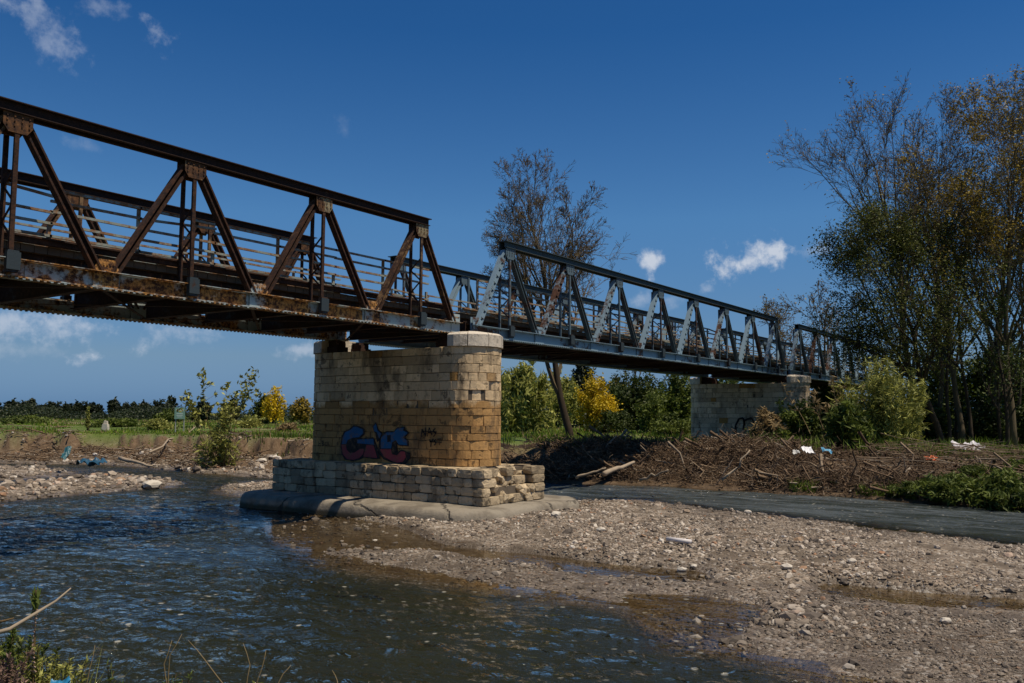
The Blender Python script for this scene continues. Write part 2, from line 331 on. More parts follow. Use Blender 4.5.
def height(x, y, full=False):
    x = np.asarray(x, float); y = np.asarray(y, float)
    sb, s2, s3, sk, sn, w1, w2 = layers(x, y)
    n = fbm(x, y, 1.6, 5, 4); n2 = fbm(x, y, .35, 6, 2)
    h = -.38+.06*n
    bar = -.38+.40*sstep(-1.5, .25, sb)+.09*sstep(.1, 2.2, sb)+.13*sstep(3, 6.5, sb)+.035*n*sstep(-.5, 1, sb)+.012*n2
    lo_ = sstep(-.3, .5, sdist(x, y, LOW)+.25*w1); bar = np.where(bar > .02, .02+(bar-.02)*(1-.52*lo_), bar)
    for P in PUD:
        sp = sdist(x, y, P)+.12*w2+.16*w1+(.16 if P is PUD[1] or P is PUD[2] else 0)
        bar = np.where(sb > -1, bar+(-.035-bar)*sstep(-.28, .10, sp), bar)
    h = np.maximum(h, bar)
    h = np.maximum(h, -.38+.42*sstep(-1.2, .1, s2)+.10*sstep(0, 1.5, s2)+.06*n*sstep(-.5, 1, s2))
    h = np.maximum(h, -.38+.42*sstep(-1.2, .1, s3)+.12*sstep(0, 1., s3)+.05*n)
    # far bank: eroded cliff to the left (large y), ragged debris slope to the right
    lf = sstep(21, 27, y)
    top = 1.42+.10*fbm(x, y, 9, 8, 3)
    cw = 1.3*fbm(x, y, 2.0, 11, 5)
    cliff = -.38+.45*sstep(-1.5, .1, sk)+.45*sstep(0, 3.2, sk+cw*.3)+(top-.52)*sstep(3.2, 3.9, sk+cw)
    slope = -.38+.45*sstep(-1.2, .1, sk)+.20*sstep(0, 1.5, sk)+.85*sstep(1.2, 5.5, sk+.4*cw)+.12*n*sstep(.5, 2, sk)
    bk = cliff*lf+slope*(1-lf)+.10*fbm(x, y, .8, 12, 4)*sstep(.2, 1.5, sk)*sstep(5.5, 3.5, sk)
    far = sstep(60, 400, np.hypot(x, y))
    bk = bk+(.35-.0*far)*far*0+.05*n*sstep(4, 8, sk)
    h = np.maximum(h, np.where(sk > -2, bk, -9))
    nb = -.38+.40*sstep(-1, .1, sn)+1.0*sstep(0, 2.6, sn)+.08*n*sstep(0, 1, sn)
    h = np.maximum(h, np.where(sn > -1.2, nb, -9))
    if full: return h, sb, s2, s3, sk, sn
    return h
ang = np.unique(np.round(np.concatenate([np.arange(-180, -6, 3), np.arange(-6, 76, .115), np.arange(76, 181, 3)]), 3))
ang = np.radians(ang[:-1]); rad = [0.8]
while rad[-1] < 3500: rad.append(rad[-1]*(1.04 if rad[-1] < 6 else 1.0085 if rad[-1] < 50 else 1.02 if rad[-1] < 120 else 1.10))
rad = np.array(rad); A_, R_ = np.meshgrid(ang, rad); gxx = (R_*np.cos(A_)).ravel(); gyy = (R_*np.sin(A_)).ravel()
gh, sb, s2, s3, sk, sn = height(gxx, gyy, True)
na, nr = len(ang), len(rad)
i = np.arange(nr-1)[:, None]*na; j = np.arange(na)[None]; j2 = (j+1) % na
GF = np.stack([i+j, i+na+j, i+na+j2, i+j2], -1).reshape(-1, 4)
GV = np.column_stack([gxx, gyy, gh]); c0 = len(GV)
GV = np.vstack([GV, [[0, 0, gh[:na].mean()]]])
tri = np.stack([np.full(na, c0), np.arange(na), (np.arange(na)+1) % na], -1)
lf = sstep(21, 27, gyy)
grass = np.clip(sstep(3.8, 4.3, sk+1.3*fbm(gxx, gyy, 2.0, 11, 5))*lf+sstep(4.5, 8, sk)*(1-lf)*.9+sstep(1.5, 3, sn)*.7, 0, 1)
dirt = np.clip((sstep(.4, 1.2, sk)*lf+sstep(-.7, -.2, sk)*(1-lf))*(1-grass), 0, 1)
m = Mat('riverside_ground', .9, .3)
P_ = m.geo.outputs['Position']; zz = m.z()
vor = m.N.new('ShaderNodeTexVoronoi'); vor.inputs['Scale'].default_value = 24; m.L.new(P_, vor.inputs['Vector'])
vor2 = m.N.new('ShaderNodeTexVoronoi'); vor2.inputs['Scale'].default_value = 60; m.L.new(P_, vor2.inputs['Vector'])
sep = m.N.new('ShaderNodeSeparateColor'); m.L.new(vor.outputs['Color'], sep.inputs[0])
peb = m.mix(sep.outputs[0], (.07, .055, .038), (.36, .285, .21)); peb = m.mix(m.math('MULTIPLY', m.smooth(sep.outputs[1], .8, .9), .8), peb, (.46, .42, .36))
sand = m.mix(m.noise(3, 6, .65), (.075, .058, .040), (.18, .14, .10))
grav = m.mix(m.smooth(m.noise(1.4, 5, .6), .38, .58), sand, peb)
soil = m.mix(m.noise(1.8, 6, .7), (.048, .030, .017), (.20, .13, .072))
soil = m.mix(m.smooth(m.noise(6, 5, .7), .5, .7), soil, (.21, .15, .09))
turf = m.mix(m.noise(.35, 6, .65), (.045, .08, .010), (.13, .18, .025)); turf = m.mix(m.smooth(m.noise(.12, 5, .7), .52, .62), turf, (.20, .155, .08))
c = m.mix(m.attr('dirt'), grav, soil); c = m.mix(m.attr('grass'), c, turf)
wet = m.smooth(m.math('ADD', zz, m.math('MULTIPLY', m.math('SUBTRACT', m.noise(2.5, 4), .5), .14)), .125, .035)   # soaked ground is darker
c = m.mix(m.math('MULTIPLY', wet, .62), c, m.mix(.5, c, (.035, .024, .012)))
mud = m.mix(m.noise(4, 5), (.075, .05, .024), (.15, .10, .05)); c = m.mix(m.smooth(zz, -.0, -.06), c, m.mix(.55, mud, c))
m.col(c); m.set(m.b.inputs['Roughness'], m.math('SUBTRACT', .92, m.math('MULTIPLY', wet, .5)))
hgt = m.math('ADD', m.math('MULTIPLY', vor.outputs['Distance'], -1.), m.math('MULTIPLY', vor2.outputs['Distance'], -.5)); m.bump(m.math('ADD', hgt, m.noise(5, 5)), .7, .03)
M['ground'] = m.m
tag(npmesh('ground', GV, [GF, tri], M['ground'], attrs={'grass': np.append(grass, .7), 'dirt': np.append(dirt, 0)}, smooth=True), kind='structure')

# ------------------------------------------------------------------ water: same polar grid over the river, its murkiness follows the real depth
ri = np.where((rad > 2.0) & (rad < 130))[0]
ai = np.arange(na)
sel = (ri[:, None]*na+ai[None]).ravel(); wn = len(ri)
wx, wy, depth = gxx[sel], gyy[sel], -gh[sel]
i = np.arange(wn-1)[:, None]*na; j = np.arange(na-1)[None]
WF = np.stack([i+j, i+na+j, i+na+j+1, i+j+1], -1).reshape(-1, 4)
keep = (np.max(depth[WF], axis=1) > -.06); WF = WF[keep]
used = np.unique(WF); remap = -np.ones(len(wx), int); remap[used] = np.arange(len(used)); WF = remap[WF]
wx, wy, depth = wx[used], wy[used], depth[used]
open_ = sstep(.05, .3, depth)
silt = sstep(20, 25, wx)*sstep(27, 20, wy)
calm = sstep(-4.5, -.6, layers(wx, wy)[0])*sstep(22, 18, wx)
wave = (.026*fbm(wx*1.0, wy*.55, .55, 21, 3)+.014*fbm(wx, wy*.7, .22, 22, 2))*open_*sstep(80, 30, np.hypot(wx, wy))
m = Mat('river_water', .05, .5)
nt_, Nn, Ll = m.t, m.N, m.L
dp = m.attr('depth')
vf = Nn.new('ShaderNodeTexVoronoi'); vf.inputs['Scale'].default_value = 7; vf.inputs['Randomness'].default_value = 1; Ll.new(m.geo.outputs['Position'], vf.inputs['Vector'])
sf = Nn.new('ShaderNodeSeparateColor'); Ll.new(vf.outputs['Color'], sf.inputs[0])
fleck = m.math('MULTIPLY', m.smooth(vf.outputs['Distance'], .34, .16), m.math('MULTIPLY', m.smooth(m.math('ADD', sf.outputs[0], m.math('MULTIPLY', m.attr('silt'), .16)), .84, .88), m.smooth(m.noise(.9, 3, .6), .44, .60)))    # pale flecks: foam drifting in the current, and glints painted in as colour
tr = Nn.new('ShaderNodeBsdfTransparent'); tr.inputs[0].default_value = (.80, .74, .60, 1)
df = Nn.new('ShaderNodeBsdfDiffuse'); m.set(df.inputs[0], m.mix(m.math('MULTIPLY', m.attr('silt'), .9), m.mix(m.noise(.25, 3), (.012, .015, .011), (.024, .026, .014)), m.mix(m.smooth(m.noise(.9, 5, .65, stretch=(2.2, .35, 1)), .40, .62), (.030, .037, .034), (.088, .104, .112))))
gl = Nn.new('ShaderNodeBsdfGlossy'); gl.inputs['Roughness'].default_value = .035
fr = Nn.new('ShaderNodeFresnel'); fr.inputs[0].default_value = 1.33
b1 = m.noise(4.4, 3, .5, stretch=(1.15, .62, 1), dist=.9); b2 = m.noise(8, 1.5, .5, stretch=(1.1, .75, 1), dist=.6); b0 = m.noise(1.1, 2, .5, stretch=(1.3, .6, 1), dist=.6)
rough_ = m.math('ADD', .35, m.smooth(m.noise(.33, 4, .6, stretch=(1.2, .5, 1)), .38, .62))      # smooth and broken reaches
bfar = m.noise(1.5, 2.5, .55, dist=.8)
hh = m.math('MULTIPLY', m.math('ADD', m.math('ADD', m.math('MULTIPLY', b1, 1.), m.math('MULTIPLY', b2, .42)), m.math('MULTIPLY', b0, 1.3)), rough_)
hh = m.math('ADD', m.math('MULTIPLY', hh, m.math('SUBTRACT', 1., m.math('MULTIPLY', m.attr('calm'), .72))), m.math('MULTIPLY', m.math('MULTIPLY', bfar, m.attr('silt')), .9))
bp = Nn.new('ShaderNodeBump'); Ll.new(hh, bp.inputs['Height']); bp.inputs['Distance'].default_value = .22
Ll.new(m.math('ADD', .10, m.math('MULTIPLY', m.smooth(dp, .02, .22), .9)), bp.inputs['Strength'])
Ll.new(bp.outputs[0], gl.inputs['Normal']); Ll.new(bp.outputs[0], fr.inputs['Normal'])
mi = Nn.new('ShaderNodeMixShader'); Ll.new(m.math('ADD', m.math('MULTIPLY', m.smooth(dp, .01, .34), .90), .02), mi.inputs[0]); Ll.new(tr.outputs[0], mi.inputs[1]); Ll.new(df.outputs[0], mi.inputs[2])
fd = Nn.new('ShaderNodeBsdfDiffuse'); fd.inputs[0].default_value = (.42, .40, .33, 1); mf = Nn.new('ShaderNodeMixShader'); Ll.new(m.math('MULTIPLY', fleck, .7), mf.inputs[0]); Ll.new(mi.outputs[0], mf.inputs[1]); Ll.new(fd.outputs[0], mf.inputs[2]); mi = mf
mi2 = Nn.new('ShaderNodeMixShader'); Ll.new(fr.outputs[0], mi2.inputs[0]); Ll.new(mi.outputs[0], mi2.inputs[1]); Ll.new(gl.outputs[0], mi2.inputs[2])
Ll.new(mi2.outputs[0], Nn['Material Output'].inputs[0]); M['water'] = m.m
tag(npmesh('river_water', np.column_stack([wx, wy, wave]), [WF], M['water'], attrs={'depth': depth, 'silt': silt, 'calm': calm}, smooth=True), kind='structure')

# ------------------------------------------------------------------ loose stones
def ico():
    t = (1+5**.5)/2
    v = np.array([(-1, t, 0), (1, t, 0), (-1, -t, 0), (1, -t, 0), (0, -1, t), (0, 1, t), (0, -1, -t), (0, 1, -t), (t, 0, -1), (t, 0, 1), (-t, 0, -1), (-t, 0, 1)], float)
    f = np.array([(0, 11, 5), (0, 5, 1), (0, 1, 7), (0, 7, 10), (0, 10, 11), (1, 5, 9), (5, 11, 4), (11, 10, 2), (10, 7, 6), (7, 1, 8), (3, 9, 4), (3, 4, 2), (3, 2, 6), (3, 6, 8), (3, 8, 9), (4, 9, 5), (2, 4, 11), (6, 2, 10), (8, 6, 7), (9, 8, 1)])
    return v/np.linalg.norm(v[0]), f
IV, IF = ico()
def rocks(P, size, flat=(.35, .8), r=rng):
    n = len(P); rnd = r.random
    V = IV[None]*(1+(rnd((n, 12, 1))-.5)*.45)
    sc = np.stack([size*(.8+.5*rnd(n)), size*(.5+.45*rnd(n)), size*(flat[0]+(flat[1]-flat[0])*rnd(n))], -1)
    V = V*sc[:, None]
    a = rnd(n)*6.283; b = (rnd(n)-.5)*.9
    x, y, z = V[..., 0], V[..., 1], V[..., 2]
    x, z = x*np.cos(b)[:, None]+z*np.sin(b)[:, None], -x*np.sin(b)[:, None]+z*np.cos(b)[:, None]
    x, y = x*np.cos(a)[:, None]-y*np.sin(a)[:, None], x*np.sin(a)[:, None]+y*np.cos(a)[:, None]
    V = np.stack([x, y, z], -1)+P[:, None]
    F = (IF[None]+(np.arange(n)*12)[:, None, None]).reshape(-1, 3)
    return V.reshape(-1, 3), F
m = Mat('river_pebbles', .8, .35)
t = m.attr()
c = m.ramp(t, [(0, (.045, .035, .026)), (.3, (.13, .10, .072)), (.55, (.27, .21, .15)), (.78, (.42, .35, .27)), (.9, (.62, .55, .45)), (.925, (.32, .15, .07)), (.955, (.30, .19, .10)), (.97, (.5, .43, .34)), (1., (.75, .70, .62))])
c = m.mix(m.math('MULTIPLY', m.smooth(m.math('ADD', m.z(), m.math('MULTIPLY', m.math('SUBTRACT', m.noise(2.5, 4), .5), .12)), .13, .05), .6), c, (.035, .027, .018)); m.col(m.mix(.25, c, m.mix(m.noise(30, 4), (.05, .04, .03), (.4, .34, .28)))); M['pebble'] = m.m
def scatter(n, rmin, rmax, a0, a1, power=1.0):
    """ground spots, denser towards the viewer's side of the river"""
    u = rng.random(n); r = rmin*(rmax/rmin)**u
    a = np.radians(a0+(a1-a0)*rng.random(n)); return r*np.cos(a), r*np.sin(a), r
px, py, pr = scatter(150000, 9, 34, -2, 68)
h, sb, s2, s3, sk, sn = height(px, py, True)
keep = ((sb > -.9) | (s3 > -.4)) & (sk < .3) & (h > -.12)
dens = .20+.80*sstep(-.1, .5, fbm(px, py, 1.7, 31, 4)+.25); dens = np.where((h < .035), dens*.42, dens)
keep &= rng.random(len(px)) < dens
keep &= ~((px > 16.5) & (px < 21) & (py > 12.8) & (py < 22.4))
px, py, pr, h = px[keep], py[keep], pr[keep], h[keep]
size = np.exp(rng.normal(math.log(.018), .48, len(px)))*(.72+.028*pr)*(1+.45*fbm(px*.55, py*1.6, 2.2, 33, 3)); size = np.minimum(size*1.08, .12)
V, F = rocks(np.column_stack([px, py, h+size*.12]), size)
tag(npmesh('gravel', V, [F], M['pebble'], tint=np.repeat(rng.random(len(px)), 12), smooth=False), 'grey and pink pebbles covering the gravel bar', 'gravel', kind='stuff')
px, py, pr = scatter(60000, 24, 75, 28, 70)
h, sb, s2, s3, sk, sn = height(px, py, True)
keep = ((s2 > -.6) | ((sk > -.4) & (sk < 3.4) & (py > 24))) & (rng.random(len(px)) < .45)
px, py, pr, h = px[keep], py[keep], pr[keep], h[keep]
size = np.exp(rng.normal(math.log(.055), .55, len(px))); size = np.minimum(size, .30)
V, F = rocks(np.column_stack([px, py, h+size*.15]), size)
tag(npmesh('river_rubble', V, [F], M['pebble'], tint=np.repeat(rng.random(len(px))**.8, 12)), 'broken stones strewn below the eroded left bank', 'rubble', kind='stuff')

# ------------------------------------------------------------------ bridge spans
X0, PAN, GAP = 6.84, 3.371, 3.943
ZB, ZC, ZD0, ZD, ZT = 4.83, 5.12, 5.37, 5.60, 7.73
YN, YF = 15.0, 19.35
ZR = [5.70, 5.93, 6.14, 6.34, 6.54]
def side_truss(root, y, out, xs, xa, xb, mats, rr):
    """one truss; out = -1 when its outer face looks to the viewer (-Y)"""
    chord, strut, tens, bottom, gus, box = mats
    b = MB()                                                         # top chord: cover plate over a box of two angles
    b.box(xs[0]-.30, xs[-1]+.30, y-.19, y+.19, ZT-.018, ZT)
    for s in (-1, 1): b.box(xs[0]-.26, xs[-1]+.26, y+s*.10-.012, y+s*.10+.012, ZT-.19, ZT-.020)
    for s in (-1, 1): b.box(xs[0]-.26, xs[-1]+.26, y+s*.145-.03, y+s*.145+.03, ZT-.19, ZT-.176)
    b.build('top_chord', chord, root)
    b = MB(); b.box(xa, xb, y-.012, y+.012, ZB+.012, ZC)             # bottom chord: web plate, two wide flanges, rivet rows
    b.box(xa, xb, y-.17, y+.17, ZB-.012, ZB+.012); b.box(xa, xb, y+out*.09-.07, y+out*.09+.07, ZC, ZC+.014)
    for k in np.arange(xa+.06, xb, .115):
        b.box(k, k+.045, y+out*.15-.018, y+out*.15+.018, ZB-.034, ZB-.013, rr.random()); b.box(k, k+.03, y+out*.014-.010, y+out*.014+.010, ZB+.05, ZB+.08)
    k = xa
    while k < xb-.3:                                                 # riveted cover plates, each weathered its own way
        e = min(k+PAN/2-.32, xb); b.box(k+.28, e, y+out*.022-.009, y+out*.022+.009, ZB+.03, ZC-.02, rr.random()); k += PAN/2
    b.build('bottom_chord', bottom, root)
    bn = [xa+.12]+[x+PAN/2 for x in xs[:-1]]+[xb-.12]
    for i, x in enumerate(xs):
        b = MB(); t = rr.random()
        for yy in (y+out*.10, y-out*.26):
            b.bar((x, yy, ZT-.25), (x, yy, ZB+.10+.02*i % .03), .05, .075, t, (0, 1, 0))
        zz = ZC+.35; s = 1
        while zz < ZC+1.25:                                          # lacing between the two posts
            b.bar((x, y+(out*.10 if s > 0 else -out*.26), zz), (x, y+(-out*.26 if s > 0 else out*.10), zz+.30), .02, .035, t, (1, 0, 0)); zz += .30; s = -s
        v = b.build('vertical', strut, root)
        g = MB(); g.box(x-.09, x+.09, y+out*.155-.055, y+out*.155+.055, ZB+.06, ZC+.13, rr.random())
        g.box(x-.11, x+.11, y+out*.222-.010, y+out*.222+.010, ZB+.10, ZC+.10, .6)
        g.build('stiffener_box', M['box_iron'], v)
        g = MB(); g.prism([(x-.24, y+out*.118, ZT-.195), (x-.24, y+out*.118, ZT-.40), (x-.15, y+out*.118, ZT-.52), (x+.15, y+out*.118, ZT-.52), (x+.24, y+out*.118, ZT-.40), (x+.24, y+out*.118, ZT-.195)], (0, out*.016, 0), rr.random())
        g.prism([(x-.24, y-out*.118, ZT-.195), (x-.24, y-out*.118, ZT-.40), (x-.15, y-out*.118, ZT-.52), (x+.15, y-out*.118, ZT-.52), (x+.24, y-out*.118, ZT-.40), (x+.24, y-out*.118, ZT-.195)], (0, -out*.016, 0), .5)
        for q in range(12):
            gx_, gz_ = x-.18+.12*(q % 4), ZT-.25-.075*(q//4)
            g.box(gx_-.013, gx_+.013, y+out*.134-(.016 if out < 0 else 0), y+out*.134+(.016 if out > 0 else 0), gz_-.013, gz_+.013, .1)
        g.build('top_gusset', gus, v)
        for k, bx in ((0, bn[i]), (1, bn[i+1])):
            sgn = 1 if bx > x else -1
            pa = np.array([x+sgn*.13, 0, ZT-.26]); pb = np.array([bx-sgn*.13, 0, ZC-.02])
            b = MB(); t = rr.random()
            if k == 0:   # leaning like "/": wide riveted strut
                for s_ in (-1, 1):
                    off = np.array([s_*(.075 if chord is not M['rust_dark'] else .062), 0, 0]); b.bar(pa+off+[0, y, 0], pb+off+[0, y, 0], .16, .045, t, (0, 1, 0))
                n_ = 11 if chord is not M['rust_dark'] else 0
                for q in range(n_):
                    c_ = pa+(pb-pa)*(q+.5)/n_; dd = (pb-pa)/np.linalg.norm(pb-pa)
                    b.bar(c_-dd*.075+[0, y+out*.088, 0], c_+dd*.075+[0, y+out*.088, 0], .012, .135, t, (0, 1, 0))
                if chord is M['rust_dark']: b.bar(pa+[0, y-out*.02, 0], pb+[0, y-out*.02, 0], .012, .10, .2, (0, 1, 0))
                b.build('diagonal_strut', strut if chord is M['rust_dark'] else box_light, root)
            else:        # leaning like "\": two flat bars with spaced battens
                for s_ in (-1, 1): off = np.array([s_*.07, 0, 0]); b.bar(pa+off+[0, y, 0], pb+off+[0, y, 0], .15, .035, t, (0, 1, 0))
                for q in range(8):
                    c_ = pa+(pb-pa)*(q+.5)/8; dd = (pb-pa)/np.linalg.norm(pb-pa)
                    b.bar(c_-dd*.06+[0, y-out*.02, 0], c_+dd*.06+[0, y-out*.02, 0], .06, .12, t, (0, 1, 0))
                b.build('diagonal_tie', tens, root)
    for i, x in enumerate(bn):
        g = MB(); yy = y+out*.036; hw = .24
        xl, xr = (x-hw if i else xa+.01), (x+hw if i < len(bn)-1 else xb-.01)
        for o_ in (out, -out):
            yy = y+o_*.036
            g.prism([(xl, yy, ZB+.03), (xr, yy, ZB+.03), (xr, yy, ZC+.05), (min(x+.15, xr), yy, ZC+.24), (max(x-.15, xl), yy, ZC+.24), (xl, yy, ZC+.05)], (0, o_*.016, 0), rr.random())
        for q in range(10):
            gx_, gz_ = x-.12+.06*(q % 5), ZC+.02+.13*(q//5)
            if xl < gx_ < xr: g.box(gx_-.016, gx_+.016, y+out*.052-(.014 if out < 0 else 0), y+out*.052+(.014 if out > 0 else 0), gz_-.016, gz_+.016, .1)
        g.build('bottom_gusset', bottom, root)
    return bn
def railing(root, y, xa, xb, rr, broken=0.):
    posts = np.arange(xa+.9, xb, PAN/2)
    r_ = MB()
    for z_ in ZR:
        for a, b2 in zip(posts[:-1], posts[1:]):
            if rr.random() < broken*.5: continue
            dz = (rr.random()-.5)*.03+(rr.random()-.5)*.30*(rr.random() < broken); dz2 = (rr.random()-.5)*.02
            r_.bar((a-.02, y, z_+dz2), (b2+.02, y, z_+dz), .05, .045, rr.random())
    rail = r_.build('railing', M['rail'], root)
    for k, p in enumerate(posts):
        zt_ = ZR[-1]+.03 if k % 2 == 0 else ZR[1]
        MB().box(p-.03, p+.03, y+.03, y+.08, ZD-.05, zt_, rr.random()).build('railing_post', M['rail'], rail)
def bridge_span(first, last_off, n, name_label, rusty, seed, broken):
    rr = np.random.default_rng(seed)
    xs = [first+i*PAN for i in range(n)]; xa, xb = xs[0]-PAN/2, xs[-1]+PAN/2
    root = empty('bridge_span', ((xa+xb)/2, (YN+YF)/2, ZB-.05))
    tag(root, name_label, 'bridge span', 'iron truss spans of the bridge')
    if rusty: mats = (M['rust_dark'], M['rust_strut'], M['rust_strut'], M['rust_bright'], M['rust_gusset'], M['blue_dark'])
    else: mats = (M['blue_dark'], M['blue_mid'], M['blue_dark'], M['blue_light'], M['blue_mid'], M['blue_dark'])
    bn = side_truss(root, YN, -1, xs, xa, xb, mats, rr); side_truss(root, YF, 1, xs, xa, xb, mats, rr)
    for x in sorted(bn+xs):
        b = MB(); z0 = ZB+.03 if x in bn else ZB+.10
        b.box(x-.012, x+.012, YN+.30, YF-.30, z0, ZD0-.13); b.box(x-.09, x+.09, YN+.19, YF-.19, z0-.02, z0); b.box(x-.09, x+.09, YN+.32, YF-.32, ZD0-.13, ZD0-.11)
        b.build('floor_beam', M['floor_iron'], root)
    b = MB()
    for y_ in (YN+.62, YN+1.5, YN+2.85, YF-.62): b.box(xa+.05, xb-.05, y_-.05, y_+.05, ZD0-.108, ZD0-.004)
    b.build('stringers', M['floor_iron'], root)
    b = MB()
    for p, q in zip(bn[:-1], bn[1:]):
        b.bar((p, YN+.2, ZB+.045), (q, YF-.2, ZB+.045), .07, .012, .5, (1, 0, 0)); b.bar((p, YF-.2, ZB+.030), (q, YN+.2, ZB+.030), .07, .012, .5, (1, 0, 0))
    b.build('wind_bracing', M['floor_iron'], root)
    b = MB(); x = xa+.03
    while x < xb-.12:                                                # cross planks
        b.box(x, min(x+.22, xb-.03), YN+.42, YF-.42, ZD0, ZD-.10+rr.random()*.012, rr.random()); x += .232
    b.build('deck', M['deck'], root)
    for y_, s_ in ((YN+.36, -1), (YF-.36, 1)):
        b = MB(); b.box(xa+.02, xb-.02, y_-.05, y_+.05, ZD-.09, ZD); b.box(xa+.02, xb-.02, y_+s_*.05-.05, y_+s_*.05+.05, ZD, ZD+.03)
        b.build('kerb_beam', M['rust_strut'] if rusty else M['rail'], root)
    railing(root, YN+.44, xa, xb, rr, broken); railing(root, YF-.52, xa, xb, rr, broken)
    return root
box_light = M['blue_light']
F1 = X0-4*PAN; F2 = X0+3*PAN+GAP; F3 = F2+7*PAN+GAP
bridge_span(F1, 0, 8, 'rust brown truss span at the left, running out of the picture', True, 1, .05)
bridge_span(F2, 0, 8, 'blue grey truss span in the middle between the two stone piers', False, 2, .22)
bridge_span(F3, 0, 8, 'farthest blue grey truss span, running into the trees behind the second pier', False, 3, .1)

# ------------------------------------------------------------------ stone piers
def block_path(c, R, yn, yf, s, d=0.):
    """point on the stadium outline at arc length s (on radius R), pushed out by d"""
    Ls = yf-yn; La = math.pi*R; P = 2*Ls+2*La; s = s % P
    if s < Ls: return c-R-d, yf-s                                    # face looking to -X, far to near
    s -= Ls
    if s < La: a = math.pi+s/R; return c+(R+d)*math.cos(a), yn+(R+d)*math.sin(a)
    s -= La
    if s < Ls: return c+R+d, yn+s
    s -= Ls; a = s/R; return c+(R+d)*math.cos(a), yf+(R+d)*math.sin(a)
def pier(cx, R, yn, yf, z0, z1, label, mat, seed, batter=.003):
    rr = np.random.default_rng(seed)
    root = empty('bridge_pier', (cx, (yn+yf)/2, z0))
    tag(root, label, 'bridge pier', 'stone piers carrying the bridge')
    per = 2*(yf-yn)+2*math.pi*R
    core = MB(); pts = [block_path(cx, R, yn, yf, per*k/96, -.03) for k in range(96)]
    core.prism([(x, y, z0) for x, y in pts][::1], (0, 0, z1-z0-.01)); core.build('rubble_core', M['mortar'], root)
    b = MB(); ncs = 14; hts_ = .8+.4*rr.random(ncs); lv_ = z0+np.concatenate([[0], np.cumsum(hts_/hts_.sum())])*(z1-z0)
    for k in range(ncs):
        za, zb = lv_[k]+.002, lv_[k+1]-.002; bat = batter*(ncs-k)/ncs*4
        s = -rr.random()*.4; end = s+per
        while s < end-.12:
            ln = .24+.42*rr.random(); e = min(s+ln, end)
            if end-e < .14: e = end
            if rr.random() < .004: s = e; continue                     # fallen-out stone
            d0 = .010*rr.random()+bat+(-.03 if rr.random() < .04 else 0); nseg = 3; ss = np.linspace(s+.003, e-.003, nseg+1); t = rr.random()
            if t < .12 and rr.random() < .5: t = .5
            j1, j2 = (rr.random(2)-.5)*np.array([.030, .014])
            V = []
            for q_, sv in enumerate(ss):
                edge = 1 if q_ in (0, nseg) else 0
                for zz_, dd in ((za, -.04), (za+.008, d0-(.014 if edge else 0)), (zb-.008, d0+(j1 if edge else 0)-(.014 if edge else 0)), (zb, -.04)):
                    sv2 = sv+(.012 if q_ == 0 else -.012 if q_ == nseg else 0)*(1 if dd > 0 else 0)
                    x, y = block_path(cx, R, yn, yf, sv2, dd); V.append((x, y, zz_+(j2 if dd > -.03 else 0)))
            F = []
            for q_ in range(nseg):
                for r_ in range(3): F.append([q_*4+r_, (q_+1)*4+r_, (q_+1)*4+r_+1, q_*4+r_+1])
            F.append([0, 1, 2, 3]); F.append([nseg*4+3, nseg*4+2, nseg*4+1, nseg*4])
            b.add(V, [np.array(F)], t); s = e
    shaft = b.build('shaft', mat, root)
    for yc, sg in ((yn, -1), (yf, 1)):                                 # half-round cap stones at both ends, chipped
        cp = MB(); n_ = 5
        for q_ in range(n_):
            a0 = math.pi*q_/n_+.012; a1 = math.pi*(q_+1)/n_-.012; Rq = R+.05+.02*rr.random()
            V = [(cx, yc)]+[(cx+(Rq)*math.cos(a), yc+sg*Rq*math.sin(a)) for a in np.linspace(a0, a1, 4)]
            zt_ = z1+.30+.02*rr.random(); lo = [(x, y, z1+.004) for x, y in V]; mid = [(x, y, zt_) for x, y in V]; mid2 = [(cx+(x-cx)*.93, yc+(y-yc)*.93, zt_+.05) for x, y in V]
            up = [(cx+(x-cx)*.45, yc+(y-yc)*.45, zt_+.12) for x, y in V]; n5 = 5
            F = [[r_*n5+i_, r_*n5+(i_+1) % n5, (r_+1)*n5+(i_+1) % n5, (r_+1)*n5+i_] for r_ in range(3) for i_ in range(n5)]
            cp.add(lo+mid+mid2+up, [np.array(F), np.arange(5)[::-1], np.arange(5)+15], .35+.5*rr.random())
        cp.build('cap', M['stone_cap'], root)
    for x in (cx-.48, cx+.48):
        for y in (YN+.05, YF-.05):
            bb = MB(); bb.box(x-.22, x+.22, y-.24, y+.24, z1+.003, z1+.19); bb.box(x-.16, x+.16, y-.2, y+.2, z1+.19, z1+.30); bb.box(x-.2, x+.2, y-.15, y+.15, z1+.30, ZB-.036)
            bb.build('bearing', M['floor_iron'], root)
    return root, shaft
PC = 18.73; PR = .872
root1, shaft1 = pier(PC, PR, 14.70, 19.47, 1.29, 4.43, 'near stone pier with blue and pink graffiti, on a concrete footing in the river', M['stone'], 11)
root2, shaft2 = pier(PC+8*PAN+GAP-PAN, PR, 14.70, 19.47, .75, 4.43, 'far stone pier half hidden behind bushes on the right bank', M['stone_far'], 12)

